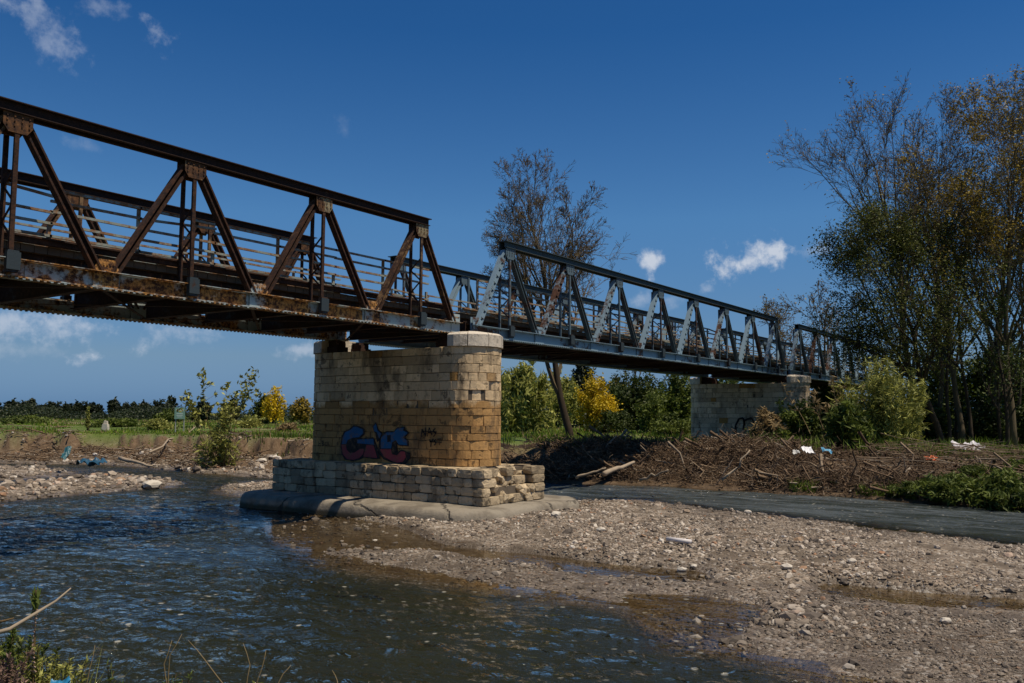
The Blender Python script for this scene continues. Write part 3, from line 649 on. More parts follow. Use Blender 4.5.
# plinth of rough blocks with a ruined near corner
rr = np.random.default_rng(5); b = MB()
def rough_block(b, c, u, w_, n, lu, lz, ln, t, rr):
    """c = centre of outer face, u along, n outward, z up; irregular rounded stone"""
    V = []; g = 5
    for k, (dn, sc) in enumerate(((-ln, .97), (-.022, 1.), (0., .93))):
        for ia in range(12):
            a = 2*math.pi*(ia+.5)/12; ca, sa = math.cos(a), math.sin(a); p = 8 if k < 2 else 5.5
            r_ = (abs(ca)**p+abs(sa)**p)**(-1/p)*sc*(1+(rr.random()-.5)*.05)
            q = c+u*(lu/2*r_*ca)+np.array([0, 0, 1])*(lz/2*r_*sa)+n*(dn+(rr.random()-.5)*.02); V.append(q)
    V.append(c+n*(.004+.014*rr.random()))
    F = [[k*12+i_, k*12+(i_+1) % 12, (k+1)*12+(i_+1) % 12, (k+1)*12+i_] for k in range(2) for i_ in range(12)]
    T = [[24+i_, 24+(i_+1) % 12, 36] for i_ in range(12)]
    b.add(V, [np.array(F), np.array(T)], t)
PX0, PX1, PY0, PY1, PZ0, PZ1 = 17.30, 20.05, 13.10, 20.90, .40, 1.29
nc = 4; hz = (PZ1-PZ0)/nc
faces = [((PX0, PY1), (0, -1), (-1, 0), PY1-PY0), ((PX0, PY0), (1, 0), (0, -1), PX1-PX0), ((PX1, PY0), (0, 1), (1, 0), PY1-PY0), ((PX1, PY1), (-1, 0), (0, 1), PX1-PX0)]
for (ox, oy), (ux, uy), (nx, ny), Ltot in faces:
    u = np.array([ux, uy, 0.]); n = np.array([nx, ny, 0.])
    for k in range(nc):
        s = 0.
        while s < Ltot-.05:
            ln = .26+.34*rr.random(); e = min(s+ln, Ltot)
            if Ltot-e < .15: e = Ltot
            zc = PZ0+(k+.5)*hz+(rr.random()-.5)*.025; push = (rr.random()-.5)*.05
            P3 = np.array([ox, oy, 0])+u*(s+e)/2; ruin = (ny < 0 and 0.45 < P3[0]-PX0 < 2.1 and k > 0)
            if ruin:
                push -= .10+.30*rr.random()*(k/3)
                if rr.random() < .25: s = e; continue
            rough_block(b, P3+n*push+np.array([0, 0, zc]), u, None, n, (e-s)*1.0, hz*.97+(.05 if k == nc-1 else 0)*0, .30, rr.random(), rr); s = e
plinth = b.build('plinth', M['stone_plinth'], root1)
c_ = MB(); c_.box(PX0+.10, PX1-.10, PY0+.45, PY1-.10, PZ0, PZ1-.03); c_.box(PX0+.12, PX1-.12, PY0+.12, PY0+.448, PZ0, PZ0+.42)
c_.build('plinth_core', M['mortar'], root1)
# top paving of the plinth and tumbled stones on the broken end
b = MB(); y = PY0+.08
while y < PY1-.3:
    x = PX0+.04
    while x < PX1-.1:
        wx_ = .3+.3*rr.random(); wy_ = .34
        if not (y < PY0+.5 and .4 < x-PX0 < 2.2):
            V0 = np.array([x+wx_/2, y+wy_/2, PZ1-.012+rr.random()*.03]); rough_block(b, V0, np.array([1., 0, 0]), None, np.array([0., 0, 1]), 0, 0, 0, 0, rr) if False else b.box(x, min(x+wx_, PX1-.04)-.012, y, y+wy_-.012, PZ1-.10, PZ1-.012+rr.random()*.03, rr.random())
        x += wx_
    y += .345
b.build('plinth_top_paving', M['stone_plinth'], root1)
P = np.column_stack([PX0+.5+1.7*rr.random(70), PY0+.05+.55*rr.random(70), PZ0+.08+.75*rr.random(70)]); P[:, 2] = np.minimum(P[:, 2], PZ0+.2+1.3*(P[:, 1]-PY0)+.1*rr.random(70))
V, F = rocks(P, .07+.13*rr.random(70), (.6, .9), rr)
npmesh('broken_corner_rubble', V, [F], M['stone_plinth'], root1, np.repeat(rr.random(70), 12), origin=parent_loc(root1))
# concrete footing, rounded like a boat
def rrect(x0, x1, y0, y1, r, n=9):
    out = []
    for cx_, cy_, a0 in ((x1-r, y0+r, -90), (x1-r, y1-r, 0), (x0+r, y1-r, 90), (x0+r, y0+r, 180)):
        for k in range(n+1): a = math.radians(a0+90*k/n); out.append((cx_+r*math.cos(a), cy_+r*math.sin(a)))
    o_ = np.array(out+[out[0]]); sl_ = np.concatenate([[0], np.cumsum(np.hypot(*np.diff(o_, axis=0).T))]); t_ = np.linspace(0, sl_[-1], 261)[:-1]
    return np.column_stack([np.interp(t_, sl_, o_[:, 0]), np.interp(t_, sl_, o_[:, 1])])
V = []; rings = []
for off, z_ in ((.05, -.35), (.02, .10), (0, .22), (-.03, .29), (-.09, .345), (-.19, .372), (-1.2, .42)):
    o_ = rrect(16.22-off, 21.65+off, 12.45-off, 21.75+off, max(.25, 1.25+off)); rings.append(len(o_))
    dn_ = .02*fbm(o_[:, 0], o_[:, 1], .7, 41, 4); o_[:, 0] += dn_; o_[:, 1] += dn_; zz_ = z_+.014*fbm(o_[:, 0], o_[:, 1], .6, 42, 4)*(z_ > 0)
    V += [(x, y, float(q)) for (x, y), q in zip(o_, np.broadcast_to(zz_, len(o_)))]
n_ = rings[0]; F = [[r_*n_+i_, r_*n_+(i_+1) % n_, (r_+1)*n_+(i_+1) % n_, (r_+1)*n_+i_] for r_ in range(6) for i_ in range(n_)]
npmesh('concrete_footing', V, [np.array(F), np.arange(n_)[None]+6*n_], M['concrete'], root1, smooth=True, origin=parent_loc(root1))

# graffiti on the shadowed face of the near pier
def paintmat(name, c):
    m = Mat(name, .7); f = m.noise(7, 5, .7); m.col(m.mix(m.math('MULTIPLY', m.smooth(f, .50, .64), .55), m.mix(m.noise(2.5, 3), tuple(x*.7 for x in c), tuple(x*1.2 for x in c)), (.16, .10, .05))); return m.m
PAINT = {'black': paintmat('black_spray_paint', (.010, .009, .010)), 'blue': paintmat('blue_spray_paint', (.012, .11, .26)), 'pink': paintmat('pink_spray_paint', (.30, .05, .060))}
XW = PC-PR
def wall(pts, sc=6.827, ou=310, ov=410, d=.040):
    return [(XW-d, gx(ou+a/sc, ov+c/sc, XW)[1], gx(ou+a/sc, ov+c/sc, XW)[2]) for a, c in pts]
def decal(polys, colr, d, name, parent, wallf=wall, thick=.004):
    b = MB()
    for p in polys: b.prism(wallf(p, d=d), (thick, 0, 0))
    return b.build(name, PAINT[colr], parent)
black = [[(212, 235), (220, 180), (238, 145), (275, 128), (300, 105), (335, 108), (378, 128), (380, 165), (352, 192), (435, 186), (445, 200), (470, 262), (482, 332), (440, 335), (372, 324), (345, 340), (300, 350), (245, 340), (220, 300)],
         [(430, 112), (455, 82), (474, 135), (500, 160), (482, 205), (462, 220), (450, 160)],
         [(478, 180), (525, 143), (578, 145), (600, 118), (655, 112), (655, 132), (684, 155), (655, 190), (680, 212), (680, 246), (625, 246), (600, 235), (604, 285), (630, 270), (688, 292), (690, 330), (655, 370), (600, 374), (560, 358), (505, 335), (470, 290), (474, 230)]]
blue = [[(224, 232), (230, 188), (246, 152), (280, 137), (306, 114), (325, 116), (364, 132), (368, 158), (338, 186), (300, 188), (262, 205), (252, 232)],
        [(327, 202), (438, 196), (442, 238), (392, 232), (328, 226)], [(438, 114), (455, 92), (466, 140), (492, 163), (478, 196), (462, 150), (444, 146)],
        [(490, 190), (530, 153), (578, 152), (602, 126), (645, 121), (640, 140), (672, 156), (640, 186), (668, 212), (668, 240), (612, 236), (590, 205), (566, 220), (560, 262), (490, 262)]]
pink = [[(220, 237), (250, 237), (256, 272), (278, 294), (312, 290), (346, 266), (374, 266), (368, 300), (344, 326), (300, 340), (258, 334), (230, 300)],
        [(392, 237), (440, 242), (464, 328), (410, 322), (370, 318)], [(482, 268), (558, 268), (566, 302), (600, 311), (626, 281), (654, 285), (660, 320), (640, 352), (600, 360), (560, 345), (512, 318)]]
inner = [[(262, 208), (292, 192), (318, 200), (316, 240), (330, 262), (300, 284), (276, 272), (262, 240)], [(532, 172), (556, 170), (558, 215), (534, 220)], [(566, 222), (588, 208), (600, 235), (592, 290), (570, 292), (563, 262)]]  # black paint filling the bowls of the letters
graf = decal(black, 'black', .030, 'graffiti', root1); graf['label'] = 'two big spray painted letters, blue above and pink below with black outline'
for nm, cl, pls in (('blue_fill', 'blue', blue), ('pink_fill', 'pink', pink), ('inner_black', 'black', inner)):
    for pl in pls: decal([pl], cl, .034 if cl != 'black' else .038, nm, graf)
def scrawl(strokes, sc, ou, ov, wdt, name, parent, XWv=None):
    b = MB(); X_ = XW if XWv is None else XWv
    for st in strokes:
        for (a, c), (e, f) in zip(st[:-1], st[1:]):
            p = gx(ou+a/sc, ov+c/sc, X_); q = gx(ou+e/sc, ov+f/sc, X_); p[0] = q[0] = X_-.034
            b.bar(p, q, .004, wdt, .5, (1, 0, 0))
    return b.build(name, PAINT['black'], parent)
tg = scrawl([[(765, 185), (770, 130), (795, 175), (795, 120)], [(805, 180), (820, 120), (838, 172)], [(808, 155), (836, 150)], [(862, 125), (845, 140), (865, 160), (848, 182)], [(770, 150), (800, 145), (870, 150)],
        [(820, 200), (832, 222), (848, 196)], [(832, 222), (830, 252)], [(866, 200), (852, 212), (868, 228), (852, 240)], [(872, 200), (900, 196)], [(886, 198), (888, 240)], [(822, 215), (905, 222)]], 6.827, 310, 410, .030, 'dark_tag', root1)
scrawl([[(82, 190), (80, 212), (98, 210)], [(66, 215), (64, 245), (80, 245)], [(66, 230), (78, 229)], [(88, 215), (90, 245), (102, 236), (92, 228), (100, 218), (88, 215)], [(112, 218), (108, 240), (122, 242), (124, 220), (112, 218)], [(130, 216), (132, 240), (142, 238)]], 6.827, 310, 410, .014, 'small_tag', root1)
XW2 = PC+8*PAN+GAP-PAN-PR
scrawl([[(275, 600), (272, 560), (285, 535), (300, 532), (305, 560)], [(300, 575), (305, 540), (330, 532), (345, 560), (340, 590)], [(345, 560), (365, 535), (385, 540), (395, 570)], [(395, 560), (420, 535), (440, 545), (440, 590)], [(275, 600), (310, 610), (345, 600)]], 3.596, 660, 270, .10, 'black_graffiti', root2, XW2)

# ------------------------------------------------------------------ vegetation tools
def segs_mesh(A, B, ra, rb, k=3):
    """many tapered prisms at once"""
    A = np.asarray(A, float); B = np.asarray(B, float); ra = np.asarray(ra, float); rb = np.asarray(rb, float)
    d = B-A; ln = np.linalg.norm(d, axis=1)[:, None]+1e-9; d = d/ln
    ref = np.where(np.abs(d[:, 2:3]) < .8, np.array([[0, 0, 1.]]), np.array([[1., 0, 0]]))
    U_ = np.cross(d, ref); U_ /= np.linalg.norm(U_, axis=1)[:, None]; W_ = np.cross(d, U_)
    th = np.arange(k)*2*math.pi/k; c, s = np.cos(th)[None, :, None], np.sin(th)[None, :, None]
    Va = A[:, None]+ra[:, None, None]*(c*U_[:, None]+s*W_[:, None]); Vb = B[:, None]+rb[:, None, None]*(c*U_[:, None]+s*W_[:, None])
    V = np.concatenate([Va, Vb], 1).reshape(-1, 3)
    j = np.arange(k); j2 = (j+1) % k; f = np.stack([j, j2, k+j2, k+j], -1)
    F = (f[None]+(np.arange(len(A))*2*k)[:, None, None]).reshape(-1, 4)
    return V, F
def leaf_mesh(C, size, asp=2.2, r=rng, up=0., dirs=None):
    n = len(C); size = np.broadcast_to(size, (n,))
    d = r.normal(size=(n, 3)); d[:, 2] = d[:, 2]*.7+up
    if dirs is not None: d = d*.5+dirs
    d /= np.linalg.norm(d, axis=1)[:, None]
    e = r.normal(size=(n, 3)); e -= d*np.sum(e*d, 1)[:, None]; e /= np.linalg.norm(e, axis=1)[:, None]
    s = (size*.5)[:, None]
    V = np.stack([C-d*s*asp, C+e*s-d*s*.2, C+d*s*asp, C-e*s-d*s*.2], 1).reshape(-1, 3)
    F = np.arange(4*n).reshape(-1, 4); return V, F
def grow(base, height_, rad0, seed, lean=(0, 0), levels=4, spread=.75, nbranch=(9, 7, 6, 5), fork=(), first=.28, ratio=.52, wig=.10, uptrop=.10, splits=0, trunk_pts=None, droop=0.):
    """returns trunk polyline, limb segments (A,B,ra,rb,level) and twig tips"""
    r = random.Random(seed); S_ = []; tips = []
    def nrm(v): l = math.sqrt(v[0]**2+v[1]**2+v[2]**2)+1e-9; return (v[0]/l, v[1]/l, v[2]/l)
    def br(p, d, ln, ra, lv):
        n = max(3, int(6-lv)) if lv else 14
        st = ln/n; kids = nbranch[min(lv, len(nbranch)-1)] if lv < levels else 0
        ks = sorted(r.uniform(first if lv == 0 else .18, .98) for _ in range(kids)); ki = 0
        for i_ in range(n):
            f0, f1 = i_/n, (i_+1)/n
            g = wig*(1+.5*lv)
            d = nrm((d[0]+r.gauss(0, g), d[1]+r.gauss(0, g), d[2]+r.gauss(0, g)*.6+(uptrop if lv < 3 else -droop)))
            q = (p[0]+d[0]*st, p[1]+d[1]*st, p[2]+d[2]*st)
            r0, r1 = ra*(1-f0*.82), ra*(1-f1*.82)
            S_.append((p, q, r0, r1, lv))
            if lv == 0:
                for ff, az, fl in fork:
                    if f0 < ff <= f1:
                        nd = nrm((d[0]+math.cos(az)*.38, d[1]+math.sin(az)*.38, d[2])); br2(q, nd, (ln*(1-f1))*fl, r1*.78)
            while ki < len(ks) and ks[ki] <= f1:
                f = ks[ki]; ki += 1
                a = r.uniform(0, 6.283); sp = spread*r.uniform(.6, 1.25)
                t1 = nrm((-d[1], d[0], .001)); t2 = (d[1]*t1[2]-d[2]*t1[1], d[2]*t1[0]-d[0]*t1[2], d[0]*t1[1]-d[1]*t1[0])
                nd = nrm(tuple(d[c]*math.cos(sp)+(t1[c]*math.cos(a)+t2[c]*math.sin(a))*math.sin(sp) for c in range(3)))
                cl = ln*ratio*(1.25-.75*f if lv == 0 else 1.15-.6*f)*r.uniform(.65, 1.2)
                br(q, nd, cl, max(r1*.62, .006), lv+1)
            p = q
        if lv >= levels-1: tips.append((p, d))
    def br2(p, d, ln, ra):
        st = ln/12; ks = sorted(r.uniform(.2, .98) for _ in range(int(nbranch[0]*.7))); ki = 0
        for i_ in range(12):
            f0, f1 = i_/12, (i_+1)/12; d = nrm((d[0]+r.gauss(0, wig), d[1]+r.gauss(0, wig), d[2]+uptrop)); q = (p[0]+d[0]*st, p[1]+d[1]*st, p[2]+d[2]*st); r0, r1 = ra*(1-f0*.82), ra*(1-f1*.82); S_.append((p, q, r0, r1, 1))
            while ki < len(ks) and ks[ki] <= f1:
                f = ks[ki]; ki += 1; a = r.uniform(0, 6.283); sp = spread*r.uniform(.6, 1.25); t1 = nrm((-d[1], d[0], .001)); t2 = (d[1]*t1[2]-d[2]*t1[1], d[2]*t1[0]-d[0]*t1[2], d[0]*t1[1]-d[1]*t1[0])
                br(q, nrm(tuple(d[c]*math.cos(sp)+(t1[c]*math.cos(a)+t2[c]*math.sin(a))*math.sin(sp) for c in range(3))), ln*ratio*(1.25-.75*f)*r.uniform(.65, 1.2), max(r1*.6, .006), 1)
            p = q
    b_ = base; d0 = nrm((lean[0], lean[1], 1))
    br(tuple(b_), d0, height_, rad0, 0)
    return S_, tips
def make_tree(name, label, cat, base, height_, rad0, seed, bark, leaf=None, nleaf=0, lsize=.12, lspread=.35, group=None, minr=.007, clump=1., lfilter=None, leafname='foliage', kw_trunk=None, **kw):
    root = empty(name, tuple(base)); tag(root, label, cat, group)
    S_, tips = grow(base, height_, rad0, seed, **kw)
    A = np.array([s[0] for s in S_]); B = np.array([s[1] for s in S_]); sc0 = height_/(max(A[:, 2].max(), B[:, 2].max())-base[2]); A = base+(A-base)*sc0; B = base+(B-base)*sc0; tips = [(tuple(base+(np.array(t[0])-base)*sc0), t[1]) for t in tips]; ra = np.maximum([s[2] for s in S_], minr); rb = np.maximum([s[3] for s in S_], minr*.8); lv = np.array([s[4] for s in S_])
    t_ = lv == 0
    pts = np.vstack([A[t_][:1]-[0, 0, .3], A[t_][1:], B[t_][-1:]]); rd = np.concatenate([[ra[t_][0]*1.35], ra[t_][1:], [rb[t_][-1]]])
    MB().tube(pts, rd, 9).build('trunk', kw_trunk or bark, root, smooth=True)
    for nm, sel_, k in (('limbs', (lv > 0) & (lv <= 2), 5), ('twigs', lv > 2, 3)):
        if sel_.any():
            d = B[sel_]-A[sel_]; V, F = segs_mesh(A[sel_]-d*.04, B[sel_]+d*.06, ra[sel_], rb[sel_], k)
            npmesh(nm, V, [F], bark, root, np.full(len(V), .5), origin=tuple(base))
    if leaf is not None and nleaf:
        r = np.random.default_rng(seed+99); T = np.array([t[0] for t in tips])
        if lfilter is not None: T = T[lfilter(T)]
        if len(T):
            wgt = r.random(len(T))**clump; wgt /= wgt.sum(); idx = r.choice(len(T), nleaf, p=wgt)
            C = T[idx]+r.normal(size=(nleaf, 3))*lspread*.5; V, F = leaf_mesh(C, lsize*(.6+.8*r.random(nleaf)), 1.9, r)
            tt = np.clip(.5*r.random(len(T))[idx]+.5*r.random(nleaf), 0, 1)
            npmesh(leafname, V, [F], leaf, root, np.repeat(tt, 4), origin=tuple(base))
    return root
def make_bush(name, label, cat, base, rx, ry, hz_, nl, lsize, leaf, bark, seed, asp=2., group=None, lobes=9, up=.0, kind=None, nstem=9, foot=.12, leafname='foliage'):
    """stems from the ground and a ragged crown of leaf clumps"""
    r = np.random.default_rng(seed); base = np.array(base, float)
    root = empty(name, tuple(base)); tag(root, label, cat, group, kind)
    lc = []; 
    for k in range(lobes):
        a = r.random()*6.283; q = .72*math.sqrt(r.random()); zc = foot+(1-foot)*(.15+.72*r.random()); taper = 1-.55*zc*q
        lc.append((rx*q*math.cos(a)*taper, ry*q*math.sin(a)*taper, hz_*zc*(1-.35*q), (.24+.26*r.random())))
    lc.append((0, 0, hz_*.8, .3)); lc = np.array(lc)
    n = nl; which = r.integers(0, len(lc), n); L_ = lc[which]
    # second level: small clumps inside each lobe leave gaps between them
    nc2 = 16; off = r.normal(size=(len(lc), nc2, 3)); off /= np.linalg.norm(off, axis=2)[..., None]; off *= (r.random((len(lc), nc2, 1))**.4)
    o2 = off[which, r.integers(0, nc2, n)]+r.normal(size=(n, 3))*.16
    sc = np.stack([L_[:, 3]*rx*1.25, L_[:, 3]*ry*1.25, L_[:, 3]*hz_*.95], -1)
    C = L_[:, :3]+o2*sc; C[:, 2] = np.abs(C[:, 2]); C += base
    V, F = leaf_mesh(C, lsize*(.6+.8*r.random(n)), asp, r, up)
    tt = np.clip(.25+.5*r.random(len(lc))[which]+.35*(r.random(n)-.5), 0, 1)
    npmesh(leafname, V, [F], leaf, root, np.repeat(tt, 4), origin=tuple(base))
    A, B, ra, rb = [], [], [], []
    for k in range(max(nstem, len(lc))):
        tgt = base+lc[k % len(lc), :3]+r.normal(size=3)*.1; p = base+np.array([r.normal()*rx*.12, r.normal()*ry*.12, -.1]); prev = p; rad_ = .012*hz_+.01
        for q in range(1, 6):
            f = q/5; nx_ = p+(tgt-p)*np.array([f**1.3, f**1.3, f])+r.normal(size=3)*.03*hz_*.4; A.append(prev); B.append(nx_); ra.append(rad_*(1-.8*(f-.2))); rb.append(rad_*(1-.8*f)); prev = nx_
    V, F = segs_mesh(A, B, ra, rb, 5); npmesh('stems', V, [F], bark, root, np.full(len(V), .5), origin=tuple(base))
    return root
def at(u, D, v=None):
    """ground spot under bearing u at depth D"""
    x, y = dep(u, D); return np.array([x, y, float(height(np.array([x]), np.array([y]))[0])-.02])
def H(v, D, base): return zat(v, D)-base[2]

# ------------------------------------------------------------------ grass and weeds
def blades(P, h, wd, r, lean=.35, bend=.25):
    n = len(P); a = r.random(n)*6.283; dx = np.cos(a)*lean*h*r.random(n); dy = np.sin(a)*lean*h*r.random(n)
    b = r.random(n)*6.283; wx_, wy_ = np.cos(b)*wd/2, np.sin(b)*wd/2; z0 = np.zeros(n)
    v0 = P+np.stack([wx_, wy_, z0], -1); v1 = P-np.stack([wx_, wy_, z0], -1)
    mid = P+np.stack([dx*.4, dy*.4, h*.6], -1); v2 = mid-np.stack([wx_, wy_, z0], -1)*.8; v3 = mid+np.stack([wx_, wy_, z0], -1)*.8
    tip = P+np.stack([dx*(1+bend), dy*(1+bend), h], -1)
    V = np.stack([v0, v1, v2, v3, tip], 1).reshape(-1, 3); k = np.arange(n)[:, None]*5
    return V, k+np.array([[0, 1, 2, 3]]), k+np.array([[3, 2, 4]])
def grass_field(name, label, P, h, wd, mat, r, tint=None, **kw):
    V, Q, T = blades(P, h, wd, r, **kw); t = r.random(len(P)) if tint is None else tint
    return tag(npmesh(name, V, [Q, T], mat, tint=np.repeat(t, 5)), label, 'grass', kind='stuff')
r = np.random.default_rng(50)
x, y, pr = scatter(420000, 30, 240, 0, 72)
h, sb, s2, s3, sk, sn = height(x, y, True); lfz = sstep(21, 27, y)
patch = fbm(x, y, 7, 61, 4); keep = (sk > 3.3+1.7*(1-lfz)) & (r.random(len(x)) < .25+.9*sstep(-.3, .4, patch)) & (sk < 200)
keep &= r.random(len(x)) < np.where(sk < 9, 1, .55)
x, y, pr, h = x[keep], y[keep], pr[keep], h[keep]; P = np.column_stack([x, y, h-.03]); pch = patch[keep]
tall = (.05+.22*sstep(-.2, .6, fbm(x, y, 4, 63, 4)))*(.6+.8*r.random(len(x))); dry = (r.random(len(x)) < .12+.5*sstep(.1, .5, fbm(x, y, 11, 64, 3)))
grass_field('bank_grass', 'green grass growing over the flat ground behind the river banks', P[~dry], tall[~dry], (.012+.0011*pr)[~dry], M['grass'], r, np.clip(.5+.6*pch[~dry]+.4*(r.random((~dry).sum())-.5), 0, 1))
grass_field('dry_grass', 'straw coloured dry grass among the green behind the banks', P[dry], tall[dry]*1.2, (.010+.0009*pr)[dry], M['grass_dry'], r)

# ------------------------------------------------------------------ distant wood, copies of three pines
def clone(root, loc, s, rz, label=None):
    c = root.copy(); COL.objects.link(c); c.location = loc; c.scale = (s, s, s*random.uniform(.85, 1.15)); c.rotation_euler = (0, 0, rz)
    if label: c['label'] = label
    for ch in root.children:
        d = ch.copy(); COL.objects.link(d); d.parent = c
    return c
r = np.random.default_rng(70); k = 0
protos = []
for row, (D, vt) in enumerate(((300, 404.5), (250, 407))):
    us = np.arange(-60, 172, 11.5 if row == 0 else 14)
    for u in us:
        uu = u+r.normal()*2; b_ = at(uu, D+r.normal()*8); hh_ = zat(vt+r.normal()*2.0, D)-b_[2]
        if k < 3:
            t_ = make_bush('pine_tree', 'dark pine in the long distant wood along the left horizon', 'tree', b_, hh_*.52, hh_*.52, hh_, 2600, .42, M['leaf_pine'], M['bark_dark'], 700+k, group='pines of the distant wood', lobes=8, foot=.05, nstem=3, leafname='crown'); protos.append((t_, hh_))
        else:
            p_, h0 = protos[k % 3]; clone(p_, b_, hh_/h0, r.random()*6)
        k += 1
# low far scrub closing the horizon everywhere else
C = []
for u in np.arange(-160, 1250, 1.1):
    D = 170+r.random()*60; b_ = dep(u, D); hh_ = 1.2+1.5*r.random()+1.3*(u > 480)+1.0*math.sin(u*.05)
    n_ = 46; C.append(np.column_stack([b_[0]+r.normal(size=n_)*1.3, b_[1]+r.normal(size=n_)*1.3, 1.3+hh_*r.random(n_)**.8]))
C = np.vstack(C); V, F = leaf_mesh(C, .34, 1.5, r)
tag(npmesh('far_scrub', V, [F], M['leaf_pine'], tint=np.repeat(np.clip(r.random(len(C))*1.4, 0, 1), 4)), 'low dark scrub closing the horizon beyond the fields', 'scrub', kind='stuff')

def bush(u, D, vtop, wpx, label, leaf, n, ls, seed, name='bush', cat='bush', bark=None, **kw):
    b_ = at(u, D); hh_ = H(vtop, D, b_); rx = wpx*D/FPX/2
    return make_bush(name, label, cat, b_, rx, rx*.9, hh_, n, ls, leaf, bark or M['bark_dark'], seed, **kw)
# left field
bush(201, 150, 402, 22, 'dark round evergreen tree just right of the green notice board, on the skyline', M['leaf_pine'], 3000, .28, 801, 'evergreen_tree', 'tree')
bush(232, 145, 403, 18, 'low dark evergreen tree on the skyline behind the tall willow shoots', M['leaf_pine'], 2600, .28, 802, 'evergreen_tree', 'tree')
bush(274, 118, 391, 32, 'yellow flowering mimosa on the skyline left of the near pier', M['leaf_yellow'], 2600, .17, 803, 'mimosa_tree', 'tree', lobes=11)
bush(262, 121, 397, 24, 'dark green tree behind the yellow mimosa left of the near pier', M['leaf_dark'], 2600, .2, 804, 'small_tree', 'tree')
bush(302, 112, 400, 26, 'brownish bush between the yellow mimosa and the near pier', M['leaf_ochre'], 2200, .18, 805)
bush(168, 135, 412, 34, 'long low green bush left of the notice board', M['leaf_mid'], 1600, .2, 806)
bush(28, 92, 419, 60, 'wide low green scrub on the left bank at the picture edge', M['leaf_mid'], 2600, .14, 807)
bush(118, 80, 421, 70, 'wide low green scrub on the left bank below the distant wood', M['leaf_mid'], 2800, .12, 808)
bush(160, 66, 421, 34, 'rounded grey green shrub on the bank in front of the notice board', M['leaf_reed'], 1800, .09, 809)
bush(248, 72, 418, 44, 'pale green shrub right of the tall willow shoots', M['leaf_reed'], 2000, .10, 810)
bush(288, 62, 425, 20, 'reddish brown dead shrub on the bank beside the near pier', M['grass_dry'], 1600, .07, 811, asp=4)
bush(88, 66, 410, 5, 'thin pale leafy sapling standing alone on the left bank', M['leaf_reed'], 260, .12, 812, 'sapling', 'tree')
# between the piers
bush(528, 62, 366, 66, 'pale feathery tamarisk thicket right of the near pier', M['leaf_reed'], 9000, .11, 820, 'tamarisk', 'tree', asp=4.5, up=1.0, lobes=14)
bush(500, 70, 372, 50, 'feathery grey green tamarisk partly hidden by the near pier', M['leaf_reed'], 5000, .11, 821, 'tamarisk', 'tree', asp=4.5, up=1.0)
bush(596, 66, 381, 54, 'yellow flowering mimosa bush under the middle of the bridge', M['leaf_yellow'], 9000, .10, 822, 'mimosa_tree', 'tree', lobes=16)
bush(582, 92, 363, 42, 'tall dark evergreen behind the yellow mimosa bush', M['leaf_pine'], 6000, .20, 823, 'evergreen_tree', 'tree', lobes=12)
bush(640, 78, 376, 70, 'dark green spreading tree right of the yellow mimosa bush', M['leaf_dark'], 9000, .15, 824, 'broad_tree', 'tree', lobes=14)
bush(676, 70, 374, 52, 'brighter green tree just left of the far pier', M['leaf_mid'], 9000, .13, 825, 'broad_tree', 'tree', lobes=14)
bush(614, 64, 412, 60, 'low mixed green bushes at the foot of the mimosa', M['leaf_dark'], 3600, .10, 826)
bush(672, 58, 414, 56, 'bright low green bush at the foot of the far pier', M['leaf_mid'], 4200, .09, 827)
bush(722, 80, 378, 60, 'green tree behind the far pier', M['leaf_dark'], 6000, .15, 828, 'broad_tree', 'tree')
bush(556, 84, 372, 60, 'olive tree behind the leaning trunk of the tall bare tree', M['leaf_reed'], 6000, .15, 829, 'broad_tree', 'tree')
bush(618, 100, 378, 60, 'dull green tree far behind the mimosa', M['leaf_dark'], 6000, .19, 8291, 'broad_tree', 'tree')
bush(655, 62, 398, 50, 'olive bush in front of the dark green spreading tree', M['leaf_mid'], 5000, .10, 8292)
# around and behind the far pier, right bank
for u, D, vt, wp, lab, lf_, n_, ls, nm, kw in [
 (826, 62, 372, 60, 'olive green tree showing between the far pier and the tall canes', M['leaf_dark'], 9000, .12, 'broad_tree', dict(lobes=14)),
 (846, 36.8, 404, 54, 'lower mid green reeds in front of the tall canes', M['leaf_mid'], 7000, .09, 'reeds', dict(asp=5, up=.6)),
 (800, 40.5, 404, 60, 'bright green bush growing against the far pier', M['leaf_mid'], 9000, .085, 'bush', dict(lobes=12)),
 (764, 39.5, 412, 54, 'dry feathery bush drooping in front of the far pier', M['grass_dry'], 5000, .07, 'bush', dict(asp=6)),
 (775, 39, 424, 66, 'low green bush at the water side of the far pier', M['leaf_mid'], 6000, .08, 'bush', {}),
 (940, 60, 335, 90, 'dark undergrowth tree behind the two thick trunks', M['leaf_dark'], 11000, .13, 'broad_tree', dict(lobes=16)),
 (1000, 58, 345, 90, 'dark undergrowth tree at the right picture edge', M['leaf_dark'], 11000, .13, 'broad_tree', dict(lobes=16)),
 (1045, 50, 330, 90, 'dark tree cut by the right picture edge', M['leaf_dark'], 8000, .13, 'broad_tree', dict(lobes=14)),
 (930, 47, 400, 60, 'shaded green bush between the thick trunks', M['leaf_dark'], 6000, .09, 'bush', {}),
 (985, 46, 395, 60, 'shaded dark bush right of the thick trunks', M['leaf_dark'], 6000, .09, 'bush', {}),
 (1030, 44, 400, 50, 'shaded dark bush at the right edge above the drift heap', M['leaf_dark'], 5000, .09, 'bush', {})]:
    bush(u, D, vt, wp, lab, lf_, n_, ls, 830+int(u), nm, 'tree' if 'tree' in nm else 'reeds' if 'reed' in nm else 'bush', **kw)

